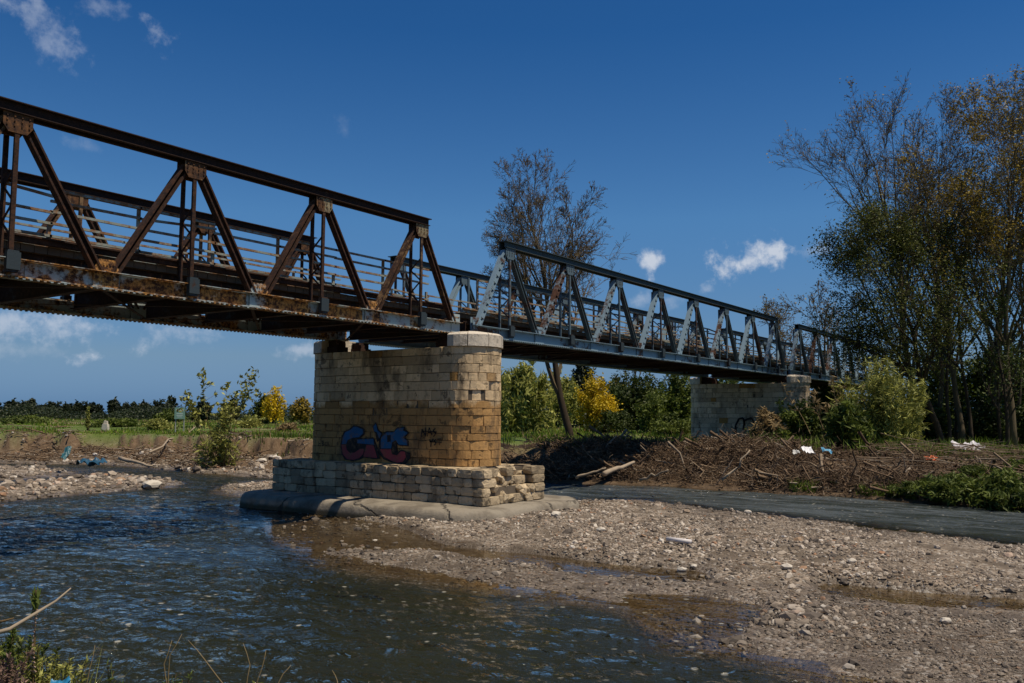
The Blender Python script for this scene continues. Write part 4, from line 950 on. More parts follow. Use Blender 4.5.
# ------------------------------------------------------------------ trees
def tree(u, D, vtop, label, seed, name='bare_tree', rad0=.2, **kw):
    if u > 900: D += 4
    b_ = at(u, D); kw.setdefault('bark', M['bark']); return make_tree(name, label, 'tree', b_, H(vtop, D, b_), rad0, seed, **kw)
tree(572, 43, 136, 'tall nearly bare tree with a leaning trunk behind the middle span', 904, rad0=.20, kw_trunk=M['bark_dark'], fork=((.17, 2.2, .95), (.30, -1., .9)), lean=(-.075, .10), levels=4, nbranch=(19, 9, 7, 5), spread=.62, ratio=.48, wig=.075, uptrop=.085, first=.24, minr=.0085,
     leaf=M['leaf_ochre'], nleaf=420, lsize=.045, lspread=.25, clump=3)
for u, D, vt, lab, sd, kw in [
 (640, 85, 318, 'small bare tree behind the bridge railing above the yellow mimosa', 911, {}),
 (695, 80, 322, 'second small bare tree behind the bridge railing, nearer the far pier', 912, {}),
 (790, 66, 292, 'bare twiggy tree behind the end of the middle span', 913, {}),
 (824, 62, 280, 'bare twiggy tree behind the start of the farthest span', 914, {})]:
    tree(u, D, vt, lab, sd, rad0=.16, levels=4, nbranch=(12, 7, 5, 4), spread=.6, ratio=.5, minr=.014, uptrop=.09, leaf=M['leaf_ochre'], nleaf=500, lsize=.08, **kw)
BT = dict(levels=4, spread=.60, ratio=.50, wig=.06, uptrop=.10, minr=.008, first=.2)
tree(917, 39, 84, 'tall tree with bare top and heavy dark leaves low on its left side', 921, 'alder_tree', rad0=.19, lean=(-.03, .04), nbranch=(20, 9, 6, 5), leaf=M['leaf_ochre'], nleaf=2200, lsize=.055, clump=3, **BT)
b_ = at(942, 42); 
make_tree('leafy_tree', 'leaning tree whose dark olive foliage hangs over the end of the bridge', 'tree', b_, H(206, 42, b_), .17, 922, M['bark_dark'], M['leaf_olive'], 30000, .060, .62, lean=(-.20, .28), levels=4, nbranch=(20, 8, 6, 4), spread=.85, ratio=.50, wig=.10, uptrop=.04, minr=.010, first=.25, clump=1.3, leafname='crown')
tree(936, 43, 100, 'slender pale bare tree right of the heavy dark foliage', 923, rad0=.14, nbranch=(18, 8, 6, 5), leaf=M['leaf_ochre'], nleaf=2200, lsize=.055, clump=4, **BT)
tree(962, 41, 122, 'slim bare tree between the two tallest ones', 924, rad0=.16, nbranch=(15, 8, 5, 4), leaf=M['leaf_ochre'], nleaf=2200, lsize=.055, clump=4, **BT)
tree(989, 42, 82, 'tall tree with ochre young leaves in its top', 925, 'alder_tree', rad0=.17, lean=(.03, -.03), nbranch=(20, 8, 6, 5), fork=((.25, -.6, .9),), leaf=M['leaf_ochre'], nleaf=11000, lsize=.06, lspread=.35, clump=11, **BT)
tree(1012, 38, 70, 'tallest ochre leaved tree at the right picture edge', 926, 'alder_tree', rad0=.17, lean=(.02, -.03), nbranch=(20, 8, 6, 5), fork=((.2, 2.2, .9),), leaf=M['leaf_ochre'], nleaf=15000, lsize=.06, lspread=.35, clump=9, **BT)
tree(1040, 40, 90, 'ochre leaved tree cut by the right picture edge', 927, 'alder_tree', rad0=.17, nbranch=(18, 8, 6, 4), leaf=M['leaf_ochre'], nleaf=11000, lsize=.06, lspread=.35, clump=9, **BT)
for k_, (u, D, vt) in enumerate([(903, 44, 232), (949, 38, 215), (971, 39, 190), (980, 45, 170), (1000, 40.5, 205), (1020, 44, 160), (1006, 36.5, 290), (955, 46, 180)]):
    pl = ('behind the leaning tree', 'just right of the leaning tree', 'right of the slim bare tree', 'behind the tall ochre topped tree', 'between the two ochre topped trees', 'behind the tallest ochre tree', 'shortest, at the front of the grove', 'far back in the middle of the grove')[k_]
    tree(u, D, vt, 'thin young tree with dark leaves, '+pl, 940+k_, 'young_tree', rad0=.10, levels=3, nbranch=(16, 6, 4), spread=.5, ratio=.34, wig=.05, uptrop=.06, minr=.011, first=.15, bark=M['bark_dark'], leaf=M['leaf_dark'], nleaf=2400, lsize=.06, lspread=.5)

# ------------------------------------------------------------------ tall shoots on the left bank
def shoots(name, label, cat, base, hts, spreadr, leaf, bark, seed, nleaf, ls, toppart=.45, lean=.28, asp=2.5, rad_=.022):
    r = np.random.default_rng(seed); root = empty(name, tuple(base)); tag(root, label, cat); A, B, ra, rb, LC = [], [], [], [], []
    for hgt_ in hts:
        a = r.random()*6.283; p = np.array(base)+np.array([math.cos(a), math.sin(a), 0])*spreadr*r.random(); d = np.array([math.cos(a)*lean*r.random(), math.sin(a)*lean*r.random(), 1.]); n_ = 9
        for q in range(n_):
            nx_ = p+d*hgt_/n_; A.append(p); B.append(nx_); ra.append(rad_*(1-q/n_*.8)); rb.append(rad_*(1-(q+1)/n_*.8)); d = d+r.normal(size=3)*.07; d[2] = 1
            if q/n_ > 1-toppart:
                for _ in range(nleaf): LC.append(p+(nx_-p)*r.random()+r.normal(size=3)*.07)
                for _ in range(2):
                    e_ = p+np.array([r.normal()*.22, r.normal()*.22, .25*r.random()+.1]); A.append(p); B.append(e_); ra.append(.008); rb.append(.004)
                    for _ in range(nleaf//2): LC.append(e_+r.normal(size=3)*.05)
            p = nx_
    V, F = segs_mesh(A, B, ra, rb, 4); npmesh('stems', V, [F], bark, root, np.full(len(V), .5), origin=tuple(base))
    LC = np.array(LC); V, F = leaf_mesh(LC, ls, asp, r, .4); npmesh('foliage', V, [F], leaf, root, np.repeat(r.random(len(LC)), 4), origin=tuple(base)); return root
b_ = at(222, 41); r = np.random.default_rng(3)
shoots('willow_shoots', 'clump of tall thin willow shoots on the eroded left bank', 'willow', b_, H(369, 41, b_)*np.array([1, .93, .98, .8, .7, .85, .6, .66, .75]), .5, M['leaf_reed'], M['bark_tan'], 5, 14, .10, lean=.40)
bush(219, 41.3, 428, 46, 'leafy base of drooping green stems around the willow shoots', M['leaf_reed'], 1300, .06, 861, asp=6, lobes=12)
for u_, D_, vt_, n2_, lab_ in ((864, 38, 372, 40, 'tall yellow green canes below the right end of the bridge'), (886, 37.6, 350, 36, 'tallest yellow green canes, in front of the leaning tree trunk'), (899, 38.5, 362, 30, 'yellow green canes thinning out beside the dark tree trunk')):
    b_ = at(u_, D_); r_ = np.random.default_rng(u_)
    shoots('giant_reeds', lab_, 'reeds', b_, H(vt_, D_, b_)*(.45+.55*r_.random(n2_)**.6), .85, M['leaf_reed'], M['leaf_reed'], u_, 7, .050, toppart=.92, lean=.16, asp=7, rad_=.018)
b_ = at(838, 38.6)
shoots('dry_canes', 'tall pale dry canes leaning beside the far pier', 'reeds', b_, H(372, 38.6, b_)*np.array([1, .9, .8, .95, .7, .85, .6, .7, .5, .75, .65, .9, .8]), 1.3, M['grass_dry'], M['grass_dry'], 6, 2, .08, lean=.55, asp=4, rad_=.020)

# ------------------------------------------------------------------ driftwood
m = Mat('driftwood', .9)
m.col(m.mix(m.noise(8, 4), m.ramp(m.attr(), [(0, (.035, .020, .012)), (.4, (.13, .078, .042)), (.7, (.27, .175, .10)), (.88, (.40, .29, .18)), (1., (.50, .42, .32))]), (.06, .04, .025))); M['drift'] = m.m
def sticks(P, ln, rad_, az, r, elev=.25, k=4, curve=.25, nseg=3):
    n = len(P); d = np.stack([np.cos(az), np.sin(az), r.normal(size=n)*elev], -1); d /= np.linalg.norm(d, axis=1)[:, None]
    p = P-d*ln[:, None]*.5; out = []
    for q in range(nseg):
        nx_ = p+d*(ln/nseg)[:, None]; out.append((p, nx_+d*.01, rad_*(1-.25*q), rad_*(1-.25*(q+1)))); p = nx_; d = d+r.normal(size=(n, 3))*curve*np.array([1, 1, .6]); d /= np.linalg.norm(d, axis=1)[:, None]
    A, B, ra, rb = [np.concatenate([o_[i_] for o_ in out]) for i_ in range(4)]
    V, F = segs_mesh(A, B, ra, rb, k); return V, F, nseg, k
def stick_object(name, label, P, ln, rad_, az, tint, r, **kw):
    V, F, ns, k = sticks(P, ln, rad_, az, r, **kw); return tag(npmesh(name, V, [F], M['drift'], tint=np.tile(np.repeat(tint, 2*k), ns), smooth=True), label, 'driftwood', kind='stuff')
r = np.random.default_rng(90)
bankaz = math.atan2(_right[-2][1]-_right[0][1], _right[-2][0]-_right[0][0])
x = 24+16*r.random(90000); y = -8+31*r.random(90000)
h, sb, s2, s3, sk, sn = height(x, y, True)
heap = np.clip(sstep(-.15, .8, sk)*sstep(8.5, 5, sk)*(.55+.70*fbm(x, y, 3.2, 95, 3))*(.40+.60*sstep(3, 10, y)), 0, 1.3)
keep = (heap > .02) & (r.random(len(x)) < .12+.6*heap)
x, y, h, heap = x[keep][:26000], y[keep][:26000], h[keep][:26000], heap[keep][:26000]; n_ = len(x)
P = np.column_stack([x, y, h+heap*.58*r.random(n_)**.5]); big = r.random(n_) < .045
stick_object('driftwood_heap', 'tangled heap of branches and roots along the far bank', P, np.where(big, 1.2+1.6*r.random(n_), .25+.8*r.random(n_)), np.where(big, .015+.06*r.random(n_)**2, .006+.020*r.random(n_)**1.5), np.where(r.random(n_) < .55, bankaz+r.normal(size=n_)*.5, r.random(n_)*6.28), np.clip(r.random(n_)**.85+big*.1, 0, 1), r, elev=.45, curve=.75, k=5, nseg=4)
q_ = r.integers(0, n_, 14000)
rt_ = r.integers(0, n_, 9000)
stick_object('root_tangle', 'curled roots and bent branches tangled through the driftwood heap', P[rt_]+r.normal(size=(9000, 3))*[.15, .15, .03]+[0, 0, .05], .4+1.0*r.random(9000), .009+.026*r.random(9000)**1.5, r.random(9000)*6.28, .25+.7*r.random(9000)**1.2, r, elev=.5, curve=1.1, k=5, nseg=6)
stick_object('matted_twigs', 'fine matted twigs and roots caught in the driftwood heap', P[q_]+r.normal(size=(14000, 3))*[.25, .25, .05], .2+.5*r.random(14000), .004+.006*r.random(14000), r.random(14000)*6.28, r.random(14000)**1.5, r, elev=.5, curve=.8, k=3)
# earth and rotten stuff packed inside the heap
gx2, gy2 = np.meshgrid(np.linspace(24, 41, 190), np.linspace(-9, 24, 330)); fx_, fy_ = gx2.ravel(), gy2.ravel()
h2, _, _, _, sk2, _ = height(fx_, fy_, True)
hp2 = np.clip(sstep(-.15, .8, sk2)*sstep(8.5, 5, sk2)*(.55+.70*fbm(fx_, fy_, 3.2, 95, 3))*(.40+.60*sstep(3, 10, fy_)), 0, 1.3)
zz_ = h2-.06+hp2*.20+.10*fbm(fx_, fy_, .5, 97, 3)*(hp2 > .05)
nx_ = 190; I_ = np.arange(330-1)[:, None]*nx_; J_ = np.arange(nx_-1)[None]; Q_ = np.stack([I_+J_, I_+J_+1, I_+nx_+J_+1, I_+nx_+J_], -1).reshape(-1, 4); Q_ = Q_[np.max(hp2[Q_], 1) > .03]
us_ = np.unique(Q_); rm = np.zeros(len(fx_), int); rm[us_] = np.arange(len(us_))
m = Mat('rotten_earth', .95); m.col(m.mix(m.noise(4, 6, .7), (.012, .008, .005), (.055, .034, .020))); m.bump(m.noise(14, 6, .7), 1., .08)
tag(npmesh('heap_earth', np.column_stack([fx_, fy_, zz_])[us_], [rm[Q_]], m.m, smooth=True), 'dark earth and rotten litter packed inside the driftwood heap', 'earth', kind='stuff')
# long washed-down canes to the right
n_ = 900; x = 26+11*r.random(n_*3); y = -8+16*r.random(n_*3); h, _, _, _, sk, _ = height(x, y, True); kp = (sk > .3) & (sk < 6.5); x, y, h = x[kp][:n_], y[kp][:n_], h[kp][:n_]; n_ = len(x)
stick_object('washed_canes', 'long tan canes washed flat on the right bank', np.column_stack([x, y, h+.05+.55*r.random(n_)*sstep(.5, 3, sk[kp][:n_])]), .8+2.2*r.random(n_), .008+.010*r.random(n_), bankaz+r.normal(size=n_)*.28, .7+.3*r.random(n_), r, elev=.12, curve=.06)
# left bank litter
x = 22+16*r.random(30000); y = 26+40*r.random(30000); h, _, s2, _, sk, _ = height(x, y, True); kp = (((sk > .2) & (sk < 3.6)) | (s2 > .3)) & (r.random(30000) < .55*sstep(-.2, .5, fbm(x, y, 4, 99, 3))+.06); x, y, h = x[kp][:6000], y[kp][:6000], h[kp][:6000]; n_ = len(x)
stick_object('left_bank_litter', 'branches and rubble wood strewn under the eroded left bank', np.column_stack([x, y, h+.03+.35*r.random(n_)**2]), .3+1.3*r.random(n_)**2, .012+.03*r.random(n_)**2, r.random(n_)*6.28, np.clip(r.random(n_)**.7+.12, 0, 1), r, elev=.2, curve=.2)

n_ = 700; x = 9+20*r.random(9000); y = 1+22*r.random(9000); h, sb, _, s3, _, _ = height(x, y, True); kp = ((sb > .2) | (s3 > .2)) & (fbm(x, y, 2.5, 131, 3) > .25) & ~((x > 16.2) & (x < 21.6) & (y > 12.4)); x, y, h = x[kp][:n_], y[kp][:n_], h[kp][:n_]; n_ = len(x)
stick_object('bar_twigs', 'thin dry twigs left lying on the gravel bar', np.column_stack([x, y, h+.02]), .08+.35*r.random(n_)**2, .003+.005*r.random(n_), r.random(n_)*6.28, .5+.5*r.random(n_), r, elev=.06, curve=.25)
def ground_at(u, v, z0=.3):
    for _ in range(14):
        p = gz(u, v, z0); z0 = .5*z0+.5*(float(height(p[0:1], p[1:2])[0])+.02)
    return gz(u, v, z0)
def log_(u0, v0, u1, v1, z0, z1, rad_, label, mat=None, name='log', cat='log', jag=.04, seed=0):
    a, b2 = gz(u0, v0, z0), gz(u1, v1, z1); r = np.random.default_rng(seed); t = np.linspace(0, 1, 8)[:, None]; pts = a+(b2-a)*t+r.normal(size=(8, 3))*jag*np.sin(t*3.14)
    o = MB().tube(pts, rad_*(1-.5*t[:, 0]), 7, .5+.0*rad_).build(name, mat or M['log'], None, True); return tag(o, label, cat)
M['log'] = plain('bleached_wood', (.33, .26, .18), .85, .4, 6)
log_(604, 474, 634, 462, .85, 1.15, .085, 'thick pale log lying on the driftwood heap below the mimosa', seed=1)
log_(576, 478, 606, 468, .6, .95, .05, 'thin pale branch beside the thick pale log', seed=2)
log_(722, 480, 750, 450, .5, 1.5, .045, 'long pale branch sticking up from the heap left of the far pier', seed=3, jag=.12)
log_(640, 480, 668, 470, .5, .9, .05, 'pale bent branch low on the heap under the bridge', seed=4)
log_(918, 444, 962, 450, 1.5, 1.35, .05, 'straight tan trunk lying at the foot of the grove', seed=5, jag=.03)
log_(797, 468, 862, 462, .75, .9, .04, 'straight tan pole across the drift below the dry canes', seed=6, jag=.03)
log_(120, 458, 152, 466, .55, .3, .10, 'long grey log under the eroded left bank', seed=7)
log_(150, 452, 205, 424, .8, 1.9, .05, 'bare branch leaning up the eroded left bank', seed=8, jag=.15)
# larger stones that stand out on the gravel
M['pale_rock'] = plain('pale_limestone', (.52, .47, .39), .85, .25, 12)
def boulder(u, v, s, label, seed, mat=None, flat=.5):
    p = ground_at(u, v, .12); r = np.random.default_rng(seed); bpyv = IV.copy()
    # one subdivision keeps it from looking like a die
    mp = {}; VV = [tuple(q) for q in bpyv]; FF = []
    def mid(a, b):
        k_ = (min(a, b), max(a, b))
        if k_ not in mp: q = (np.array(VV[a])+np.array(VV[b]))/2; q /= np.linalg.norm(q); VV.append(tuple(q)); mp[k_] = len(VV)-1
        return mp[k_]
    for a, b, c in IF: x_, y_, z_ = mid(a, b), mid(b, c), mid(c, a); FF += [(a, x_, z_), (x_, b, y_), (z_, y_, c), (x_, y_, z_)]
    VV = np.array(VV)*(1+(r.random((len(VV), 1))-.5)*.28)*np.array([1, .72, flat])*s; a_ = r.random()*6.28
    VV = np.column_stack([VV[:, 0]*math.cos(a_)-VV[:, 1]*math.sin(a_), VV[:, 0]*math.sin(a_)+VV[:, 1]*math.cos(a_), VV[:, 2]])+p+[0, 0, s*flat*.5]
    tag(npmesh('stone', VV, [np.array(FF)], mat or M['pale_rock'], origin=p, smooth=False), label, 'stone')
for k_, (u, v, s, lab) in enumerate([(556, 516, .16, 'pale stone just off the right tip of the concrete footing'), (601, 531, .11, 'whitish stone alone on the gravel below the footing tip'), (375, 541, .05, 'small white stone in the brown puddle by the footing'),
 (748, 513, .11, 'pale flat stone on the upper gravel bar below the far pier'), (852, 562, .09, 'white stone in the middle of the gravel bar'), (787, 568, .10, 'pale stone beside the thin puddle on the bar'), (682, 571, .09, 'tan stone at the edge of the thin blue puddle'),
 (946, 622, .08, 'yellowish stone on the lower right gravel'), (152, 487, .34, 'big pale boulder at the water edge of the left gravel spit'), (14, 481, .28, 'pale boulder on the left gravel spit at the picture edge'), (262, 462, .26, 'brown rock under the bank just left of the near pier'),
 (247, 455, .5, 'big tan slab of fallen bank beside the willow shoots'), (694, 567, .07, 'dark mossy stone at the right end of the thin blue puddle')]):
    boulder(u, v, s, lab, 300+k_)
# litter
def sheet(u, v, z, wx_, wy_, label, colr, seed, cat='plastic', tilt=.4, name='plastic_sheet', D=None):
    r = np.random.default_rng(seed); p = gz(u, v, z) if D is None else np.append(dep(u, D), z); n_ = 14
    g = np.linspace(-.5, .5, n_); X_, Y_ = np.meshgrid(g, g); ang_ = math.atan2(_R[1], _R[0])+r.normal()*.3
    rag = 1+.25*fbm(X_*3, Y_*3, .6, seed, 2); X_ = X_*rag; Y_ = Y_*rag
    Z_ = .35*min(wx_, wy_)*fbm(X_*wx_, Y_*wy_, .28*min(wx_, wy_)+.02, seed+1, 3)+Y_*tilt*wy_
    a, b2 = X_*wx_, Y_*wy_
    V = np.column_stack([(p[0]+a*math.cos(ang_)-b2*math.sin(ang_)).ravel(), (p[1]+a*math.sin(ang_)+b2*math.cos(ang_)).ravel(), (p[2]+Z_).ravel()])
    I_ = np.arange(n_-1)[:, None]*n_; J_ = np.arange(n_-1)[None]; Q_ = np.stack([I_+J_, I_+J_+1, I_+n_+J_+1, I_+n_+J_], -1).reshape(-1, 4)
    lo = V-[0, 0, .012]; tag(npmesh(name, np.vstack([V, lo]), [Q_, Q_[:, ::-1]+len(V)], plain('crumpled_plastic', colr, .45, .2), origin=p, smooth=True), label, cat)
sheet(93, 461, .5, 1.2, .6, 'torn blue tarpaulin below the eroded left bank', (.02, .075, .13), 401, tilt=.15)
sheet(66, 453, .9, .28, .5, 'small turquoise plastic rag on the face of the left bank', (.02, .09, .11), 402, tilt=1.)
sheet(807, 449, 1.45, .45, .35, 'white plastic scrap on the drift below the far pier', (.7, .7, .7), 403)
sheet(827, 450, 1.42, .35, .25, 'small blue plastic scrap beside the white one', (.10, .30, .45), 404)
sheet(968, 447, 1.55, 1.1, .45, 'crumpled whitish plastic sheet at the foot of the grove', (.5, .48, .5), 405)
sheet(934, 458, 1.2, .45, .35, 'orange red rag in the drift heap on the right', (.6, .12, .03), 406)
sheet(881, 452, 1.3, .3, .25, 'pale blue plastic scrap right of the tall canes', (.35, .45, .48), 407)
sheet(318+478, 512-60, 1.3, .25, .2, 'grey plastic bottle scrap in the drift left of the white one', (.4, .4, .38), 408)
# pale tube on the gravel bar
a, b2 = ground_at(667, 541.5, .1), ground_at(691, 544, .1); a[2] += .05; b2[2] += .04
o = MB().tube([a, a+(b2-a)*.5, b2], .045, 10).build('plastic_pipe', plain('white_plastic', (.62, .58, .55), .5, .1), None, True); tag(o, 'short whitish pipe lying on the gravel bar', 'pipe')

# ------------------------------------------------------------------ notice board and marker on the left bank
D = 56; base = at(180, D); root = empty('notice_board', tuple(base)); tag(root, 'pale green notice board on two posts on the left bank', 'sign')
ax = _R0; nx2 = np.array([-_F[0], -_F[1], 0]); nx2 /= np.linalg.norm(nx2)
zt_, zb_ = zat(409.5, D), zat(421, D); hw = 5.2*D/FPX
wb = plain('green_board_paint', (.20, .34, .27), .6, .15, 6); ww = plain('white_board_print', (.52, .62, .56), .6, .1); pm = plain('post_metal', (.3, .3, .28), .5)
def quadbox(c, hx, zz0, zz1, th): return MB().prism([tuple(c+ax*s*hx+np.array([0, 0, z_-c[2]])) for s, z_ in ((-1, zz0), (1, zz0), (1, zz1), (-1, zz1))], tuple(nx2*th))
for s in (-1, 1): p = base+ax*s*hw*.8; MB().tube([p-[0, 0, .3], p+[0, 0, (zt_-base[2])*.5], p+[0, 0, zt_-base[2]-.02]], .035, 8).build('post', pm, root)
quadbox(base+nx2*.04, hw, zb_, zt_, .03).build('panel', wb, root)
for z0_, z1_, wv in ((.66, .86, .72), (.42, .50, .6), (.28, .35, .6), (.14, .21, .45)):
    quadbox(base+nx2*.071, hw*wv, zb_+(zt_-zb_)*z0_, zb_+(zt_-zb_)*z1_, .004).build('printed_band', ww, root)
base = at(107, 58); root = empty('marker_stone', tuple(base)); tag(root, 'pale stumpy marker stone standing on the left bank edge', 'marker')
hgt_ = zat(423, 58)-base[2]
MB().prism([tuple(base+ax*a_+np.array([0, 0, c_])) for a_, c_ in ((-.20, -.2), (.22, -.2), (.19, hgt_*.5), (.16, hgt_*.72), (-.14, hgt_*.74), (-.19, hgt_*.4))], tuple(nx2*.3)).build('stone_block', M['pale_rock'], root)
MB().prism([tuple(base+nx2*.03+ax*a_+np.array([0, 0, c_])) for a_, c_ in ((-.12, hgt_*.72), (.12, hgt_*.72), (.10, hgt_*.95), (-.08, hgt_))], tuple(nx2*.2)).build('stone_top', M['stone_cap'], root)

# ------------------------------------------------------------------ weeds on the right bank and at the water edge
r = np.random.default_rng(120)
x = 26+9*r.random(60000); y = -9+19*r.random(60000); h, _, _, _, sk, _ = height(x, y, True); kp = (sk > .0) & (sk < 4.2-.40*np.maximum(y-1, 0)) & (y < 11) & (fbm(x, y, 2.2, 121, 3) > -.45); P = np.column_stack([x, y, h-.02])[kp][:26000]
grass_field('bank_weeds', 'lush green weeds spilling over the right bank into the water', P, .12+.34*r.random(len(P)), np.full(len(P), .03), M['grass'], r, lean=.8)
x = 26+14*r.random(60000); y = -9+34*r.random(60000); h, _, _, _, sk, _ = height(x, y, True); kp = (sk > 5.2) & (sk < 10) & (fbm(x, y, 2.5, 122, 3) > -.1); P = np.column_stack([x, y, h-.02])[kp][:16000]
grass_field('grove_undergrowth', 'knee high weeds between the drift heap and the grove', P, .2+.6*r.random(len(P)), np.full(len(P), .035), M['grass'], r, lean=.5)

for k_, (u, D, vt, wp, lab) in enumerate([(1005, 25.8, 468, 90, 'leafy green weed bush at the right edge above the channel'), (955, 27, 474, 84, 'leafy green weed bush left of the one at the right edge'), (912, 28.6, 481, 64, 'low weed bush in the middle of the right bank drift'),
   (1034, 28.5, 456, 76, 'taller weed bush high on the bank at the right edge'), (980, 29, 463, 60, 'weed bush growing through the washed canes'), (868, 30.6, 486, 50, 'small low weed bush farthest left on the right bank')]):
    bush(u, D, vt, wp, lab, M['leaf_mid'], 6500, .05, 870+k_, 'weed_bush', 'weeds', asp=4, up=.6, lobes=16, foot=.05)

# ------------------------------------------------------------------ foreground on the near bank
def fp(u, v, D): d = _F*FPX+_R*(u-512)-_U*(v-341.5); d = d/np.dot(d, _F); return np.array([0, 0, EYE])+d*D
def hb(p): return float(height(np.array([p[0]]), np.array([p[1]]))[0])
M['weed_dry'] = leafmat('dry_pinkish_bracts', (.09, .055, .04), (.34, .22, .17))
def weed(u, vt, D, label, seed, leaf, nst=8, wpx=34, nl=16, ls=.03, name='weed', asp=3.2):
    r = np.random.default_rng(seed); top = fp(u, vt, D); base = np.array([top[0], top[1], hb(top)]); hgt_ = top[2]-base[2]; root = empty(name, tuple(base)); tag(root, label, 'weed'); A, B, ra, rb, LC, LD = [], [], [], [], [], []
    w_ = wpx*D/FPX/2
    for s in range(nst):
        a = r.random()*6.283; q = r.random(); tgt = base+np.array([math.cos(a)*w_*q, math.sin(a)*w_*q, hgt_*(1-.5*q*r.random())]); p = base+np.array([math.cos(a), math.sin(a), 0])*.05*r.random()-[0, 0, .03]; b0 = p.copy()
        for k in range(8):
            f = (k+1)/8; nx_ = b0+(tgt-b0)*np.array([f**1.4, f**1.4, f])+r.normal(size=3)*.008; A.append(p); B.append(nx_); ra.append(.0055*(1-.7*(f-.1))); rb.append(.0055*(1-.7*f))
            if k > 1:
                for _ in range(nl//4):
                    dd = r.normal(size=3); dd[2] = abs(dd[2])*.5+.35; dd /= np.linalg.norm(dd); LC.append(p+(nx_-p)*r.random()+dd*ls*1.2); LD.append(dd*2)
            p = nx_
    V, F = segs_mesh(A, B, ra, rb, 5); npmesh('stems', V, [F], M['bark_tan'], root, np.full(len(V), .5), origin=tuple(base))
    V, F = leaf_mesh(np.array(LC), ls*(.6+.8*r.random(len(LC))), asp, r, 0, np.array(LD)); npmesh('leaves', V, [F], leaf, root, np.repeat(r.random(len(LC)), 4), origin=tuple(base)); return root
weed(12, 630, 4.6, 'leafy green weed at the left picture edge in the foreground', 501, M['leaf_mid'], 26, 70, 80, .010, asp=4.2)
weed(34, 640, 4.4, 'brownish weed behind the seed spike in the foreground', 502, M['leaf_reed'], 26, 70, 80, .0085, asp=4.2)
weed(66, 655, 4.5, 'olive weed just left of the blue plastic in the foreground', 503, M['leaf_reed'], 18, 60, 44, .009, asp=4.5)
weed(108, 664, 4.7, 'slender green weed right of the blue plastic', 504, M['leaf_mid'], 9, 60, 24, .010, asp=4.5)
weed(170, 672, 4.8, 'low green weed under the dry stalks in the foreground', 505, M['leaf_mid'], 9, 56, 24, .009, asp=4.5)
weed(6, 655, 4.1, 'dense pinkish dry weed in the bottom left corner', 506, M['weed_dry'], 26, 66, 80, .0085, asp=4.)
weed(255, 680, 4.9, 'small low weed in the foreground right of the dry stalks', 507, M['leaf_reed'], 6, 40, 10, .02)
top = fp(36, 590, 4.4); base = np.array([top[0], top[1], hb(top)]); root = empty('seed_spike', tuple(base)); tag(root, 'upright dry flower spike with paired pale bracts in the left foreground', 'plant')
MB().tube([base-[0, 0, .02], base+(top-base)*.5+[.01, 0, 0], top], [.006, .005, .003], 6).build('stalk', M['bark_tan'], root)
b = MB(); n_ = 15
for k in range(n_):
    z_ = top[2]-.10-(k*.021); 
    for s in (-1, 1):
        a_ = k*.5; dv = np.array(ax)*s*math.cos(a_*.4)+nx2*s*math.sin(a_*.7)*.6; c_ = np.array([base[0]+(top[0]-base[0])*.8, base[1]+(top[1]-base[1])*.8, z_]); l_ = .018+.022*(k/n_)
        b.prism([tuple(c_), tuple(c_+dv*l_*.5+[0, 0, .008]), tuple(c_+dv*l_+[0, 0, .004]), tuple(c_+dv*l_*.5-[0, 0, .005])], tuple(nx2*.006), .5)
b.build('bracts', plain('dry_bract', (.36, .25, .19), .8, .3, 30), root)
V, F = leaf_mesh(top-[0, 0, .05]+np.random.default_rng(1).normal(size=(24, 3))*[.008, .008, .035], .02, 4, np.random.default_rng(2), 1.5); npmesh('tip_leaves', V, [F], M['leaf_mid'], root, np.full(len(V), .4), origin=tuple(base))
P = [fp(-30, 640, 4.2), fp(10, 629, 4.25), fp(38, 612, 4.35), fp(56, 601, 4.4), fp(71, 588, 4.45)]
o = MB().tube(P, [.011, .010, .008, .006, .003], 7).build('bare_twig', M['log'], None, True); tag(o, 'long bare tan twig reaching over the water at the left edge', 'branch')
P = [fp(-20, 625, 4.5), fp(4, 621, 4.5), fp(14, 618, 4.5)]
o = MB().tube(P, [.008, .007, .003], 6).build('bare_twig', M['bark_tan'], None, True); tag(o, 'short dark twig above the long tan one at the left edge', 'branch')
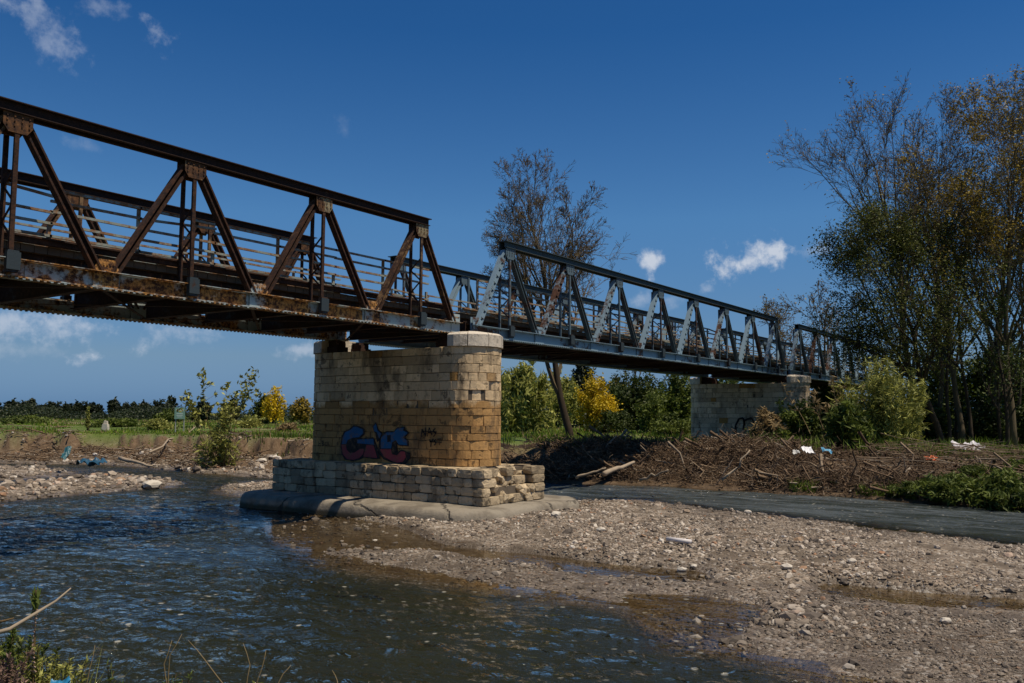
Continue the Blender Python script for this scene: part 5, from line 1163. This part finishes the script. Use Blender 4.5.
STK = [((168, 690), (164, 664), (172, 640), 'dry stalk leaning right, leftmost of the pale stalks'), ((168, 690), (170, 655), (182, 634), 'tall dry stalk, the most upright of the left pair'), ((228, 690), (205, 660), (188, 640), 'long dry stalk arching left over the water'),
       ((246, 690), (250, 665), (243, 643), 'thin dry stalk with a small head in the middle foreground'), ((255, 690), (262, 668), (266, 650), 'dry stalk slanting right in the middle foreground'), ((276, 690), (283, 674), (291, 665), 'short dry stalk at the right of the foreground weeds'), ((86, 690), (90, 668), (95, 645), 'thin grass stalk right of the blue plastic'), ((340, 692), (337, 680), (332, 670), 'last lone dry stalk to the right in the foreground')]
for k_, (p0, p1, p2, lab) in enumerate(STK):
    a, b2, c_ = fp(*p0, 4.7), fp(*p1, 4.72), fp(*p2, 4.75); g0 = np.array([a[0], a[1], hb(a)-.02]); o = MB().tube([g0, a, (a+b2)/2+[0, .004, 0], b2, (b2+c_)/2+[.003, 0, 0], c_], [.0035, .003, .0028, .0024, .002, .001], 6).build('dry_stalk', M['grass_dry'], None, True); tag(o, lab, 'stalk')
pp = fp(70, 679, 4.35); sheet(70, 0, pp[2], .10, .07, 'crumpled bright blue plastic bag among the foreground weeds', (.02, .16, .30), 410, name='plastic_bag', D=4.35, tilt=.6)
P = np.array([fp(145+165*a_, 690, 4.4+.6*b_) for a_, b_ in zip(r.random(150), r.random(150))]); P[:, 2] = height(P[:, 0], P[:, 1])-.02
grass_field('fine_dry_stems', 'fine dry stems between the stalks in the foreground', P, .38+.24*r.random(150)**2, np.full(150, .0028), M['grass_dry'], r, lean=.35)
P = np.array([fp(-20+110*a_, 690, 4.1+.7*b_) for a_, b_ in zip(r.random(420), r.random(420))]); P[:, 2] = height(P[:, 0], P[:, 1])-.02
grass_field('corner_grass', 'green and brown grass blades among the weeds in the bottom left corner', P, .34+.30*r.random(420)**1.5, np.full(420, .006), M['leaf_reed'], r, lean=.5)
x = 1+6*r.random(30000); y = -2+13*r.random(30000); h, _, _, _, _, sn = height(x, y, True); kp = (sn > .3) & (r.random(30000) < .5); P = np.column_stack([x, y, h-.01])[kp][:9000]
grass_field('near_bank_grass', 'short rough grass on the near bank', P, .05+.14*r.random(len(P)), np.full(len(P), .006), M['grass_dry'], r, lean=.6)
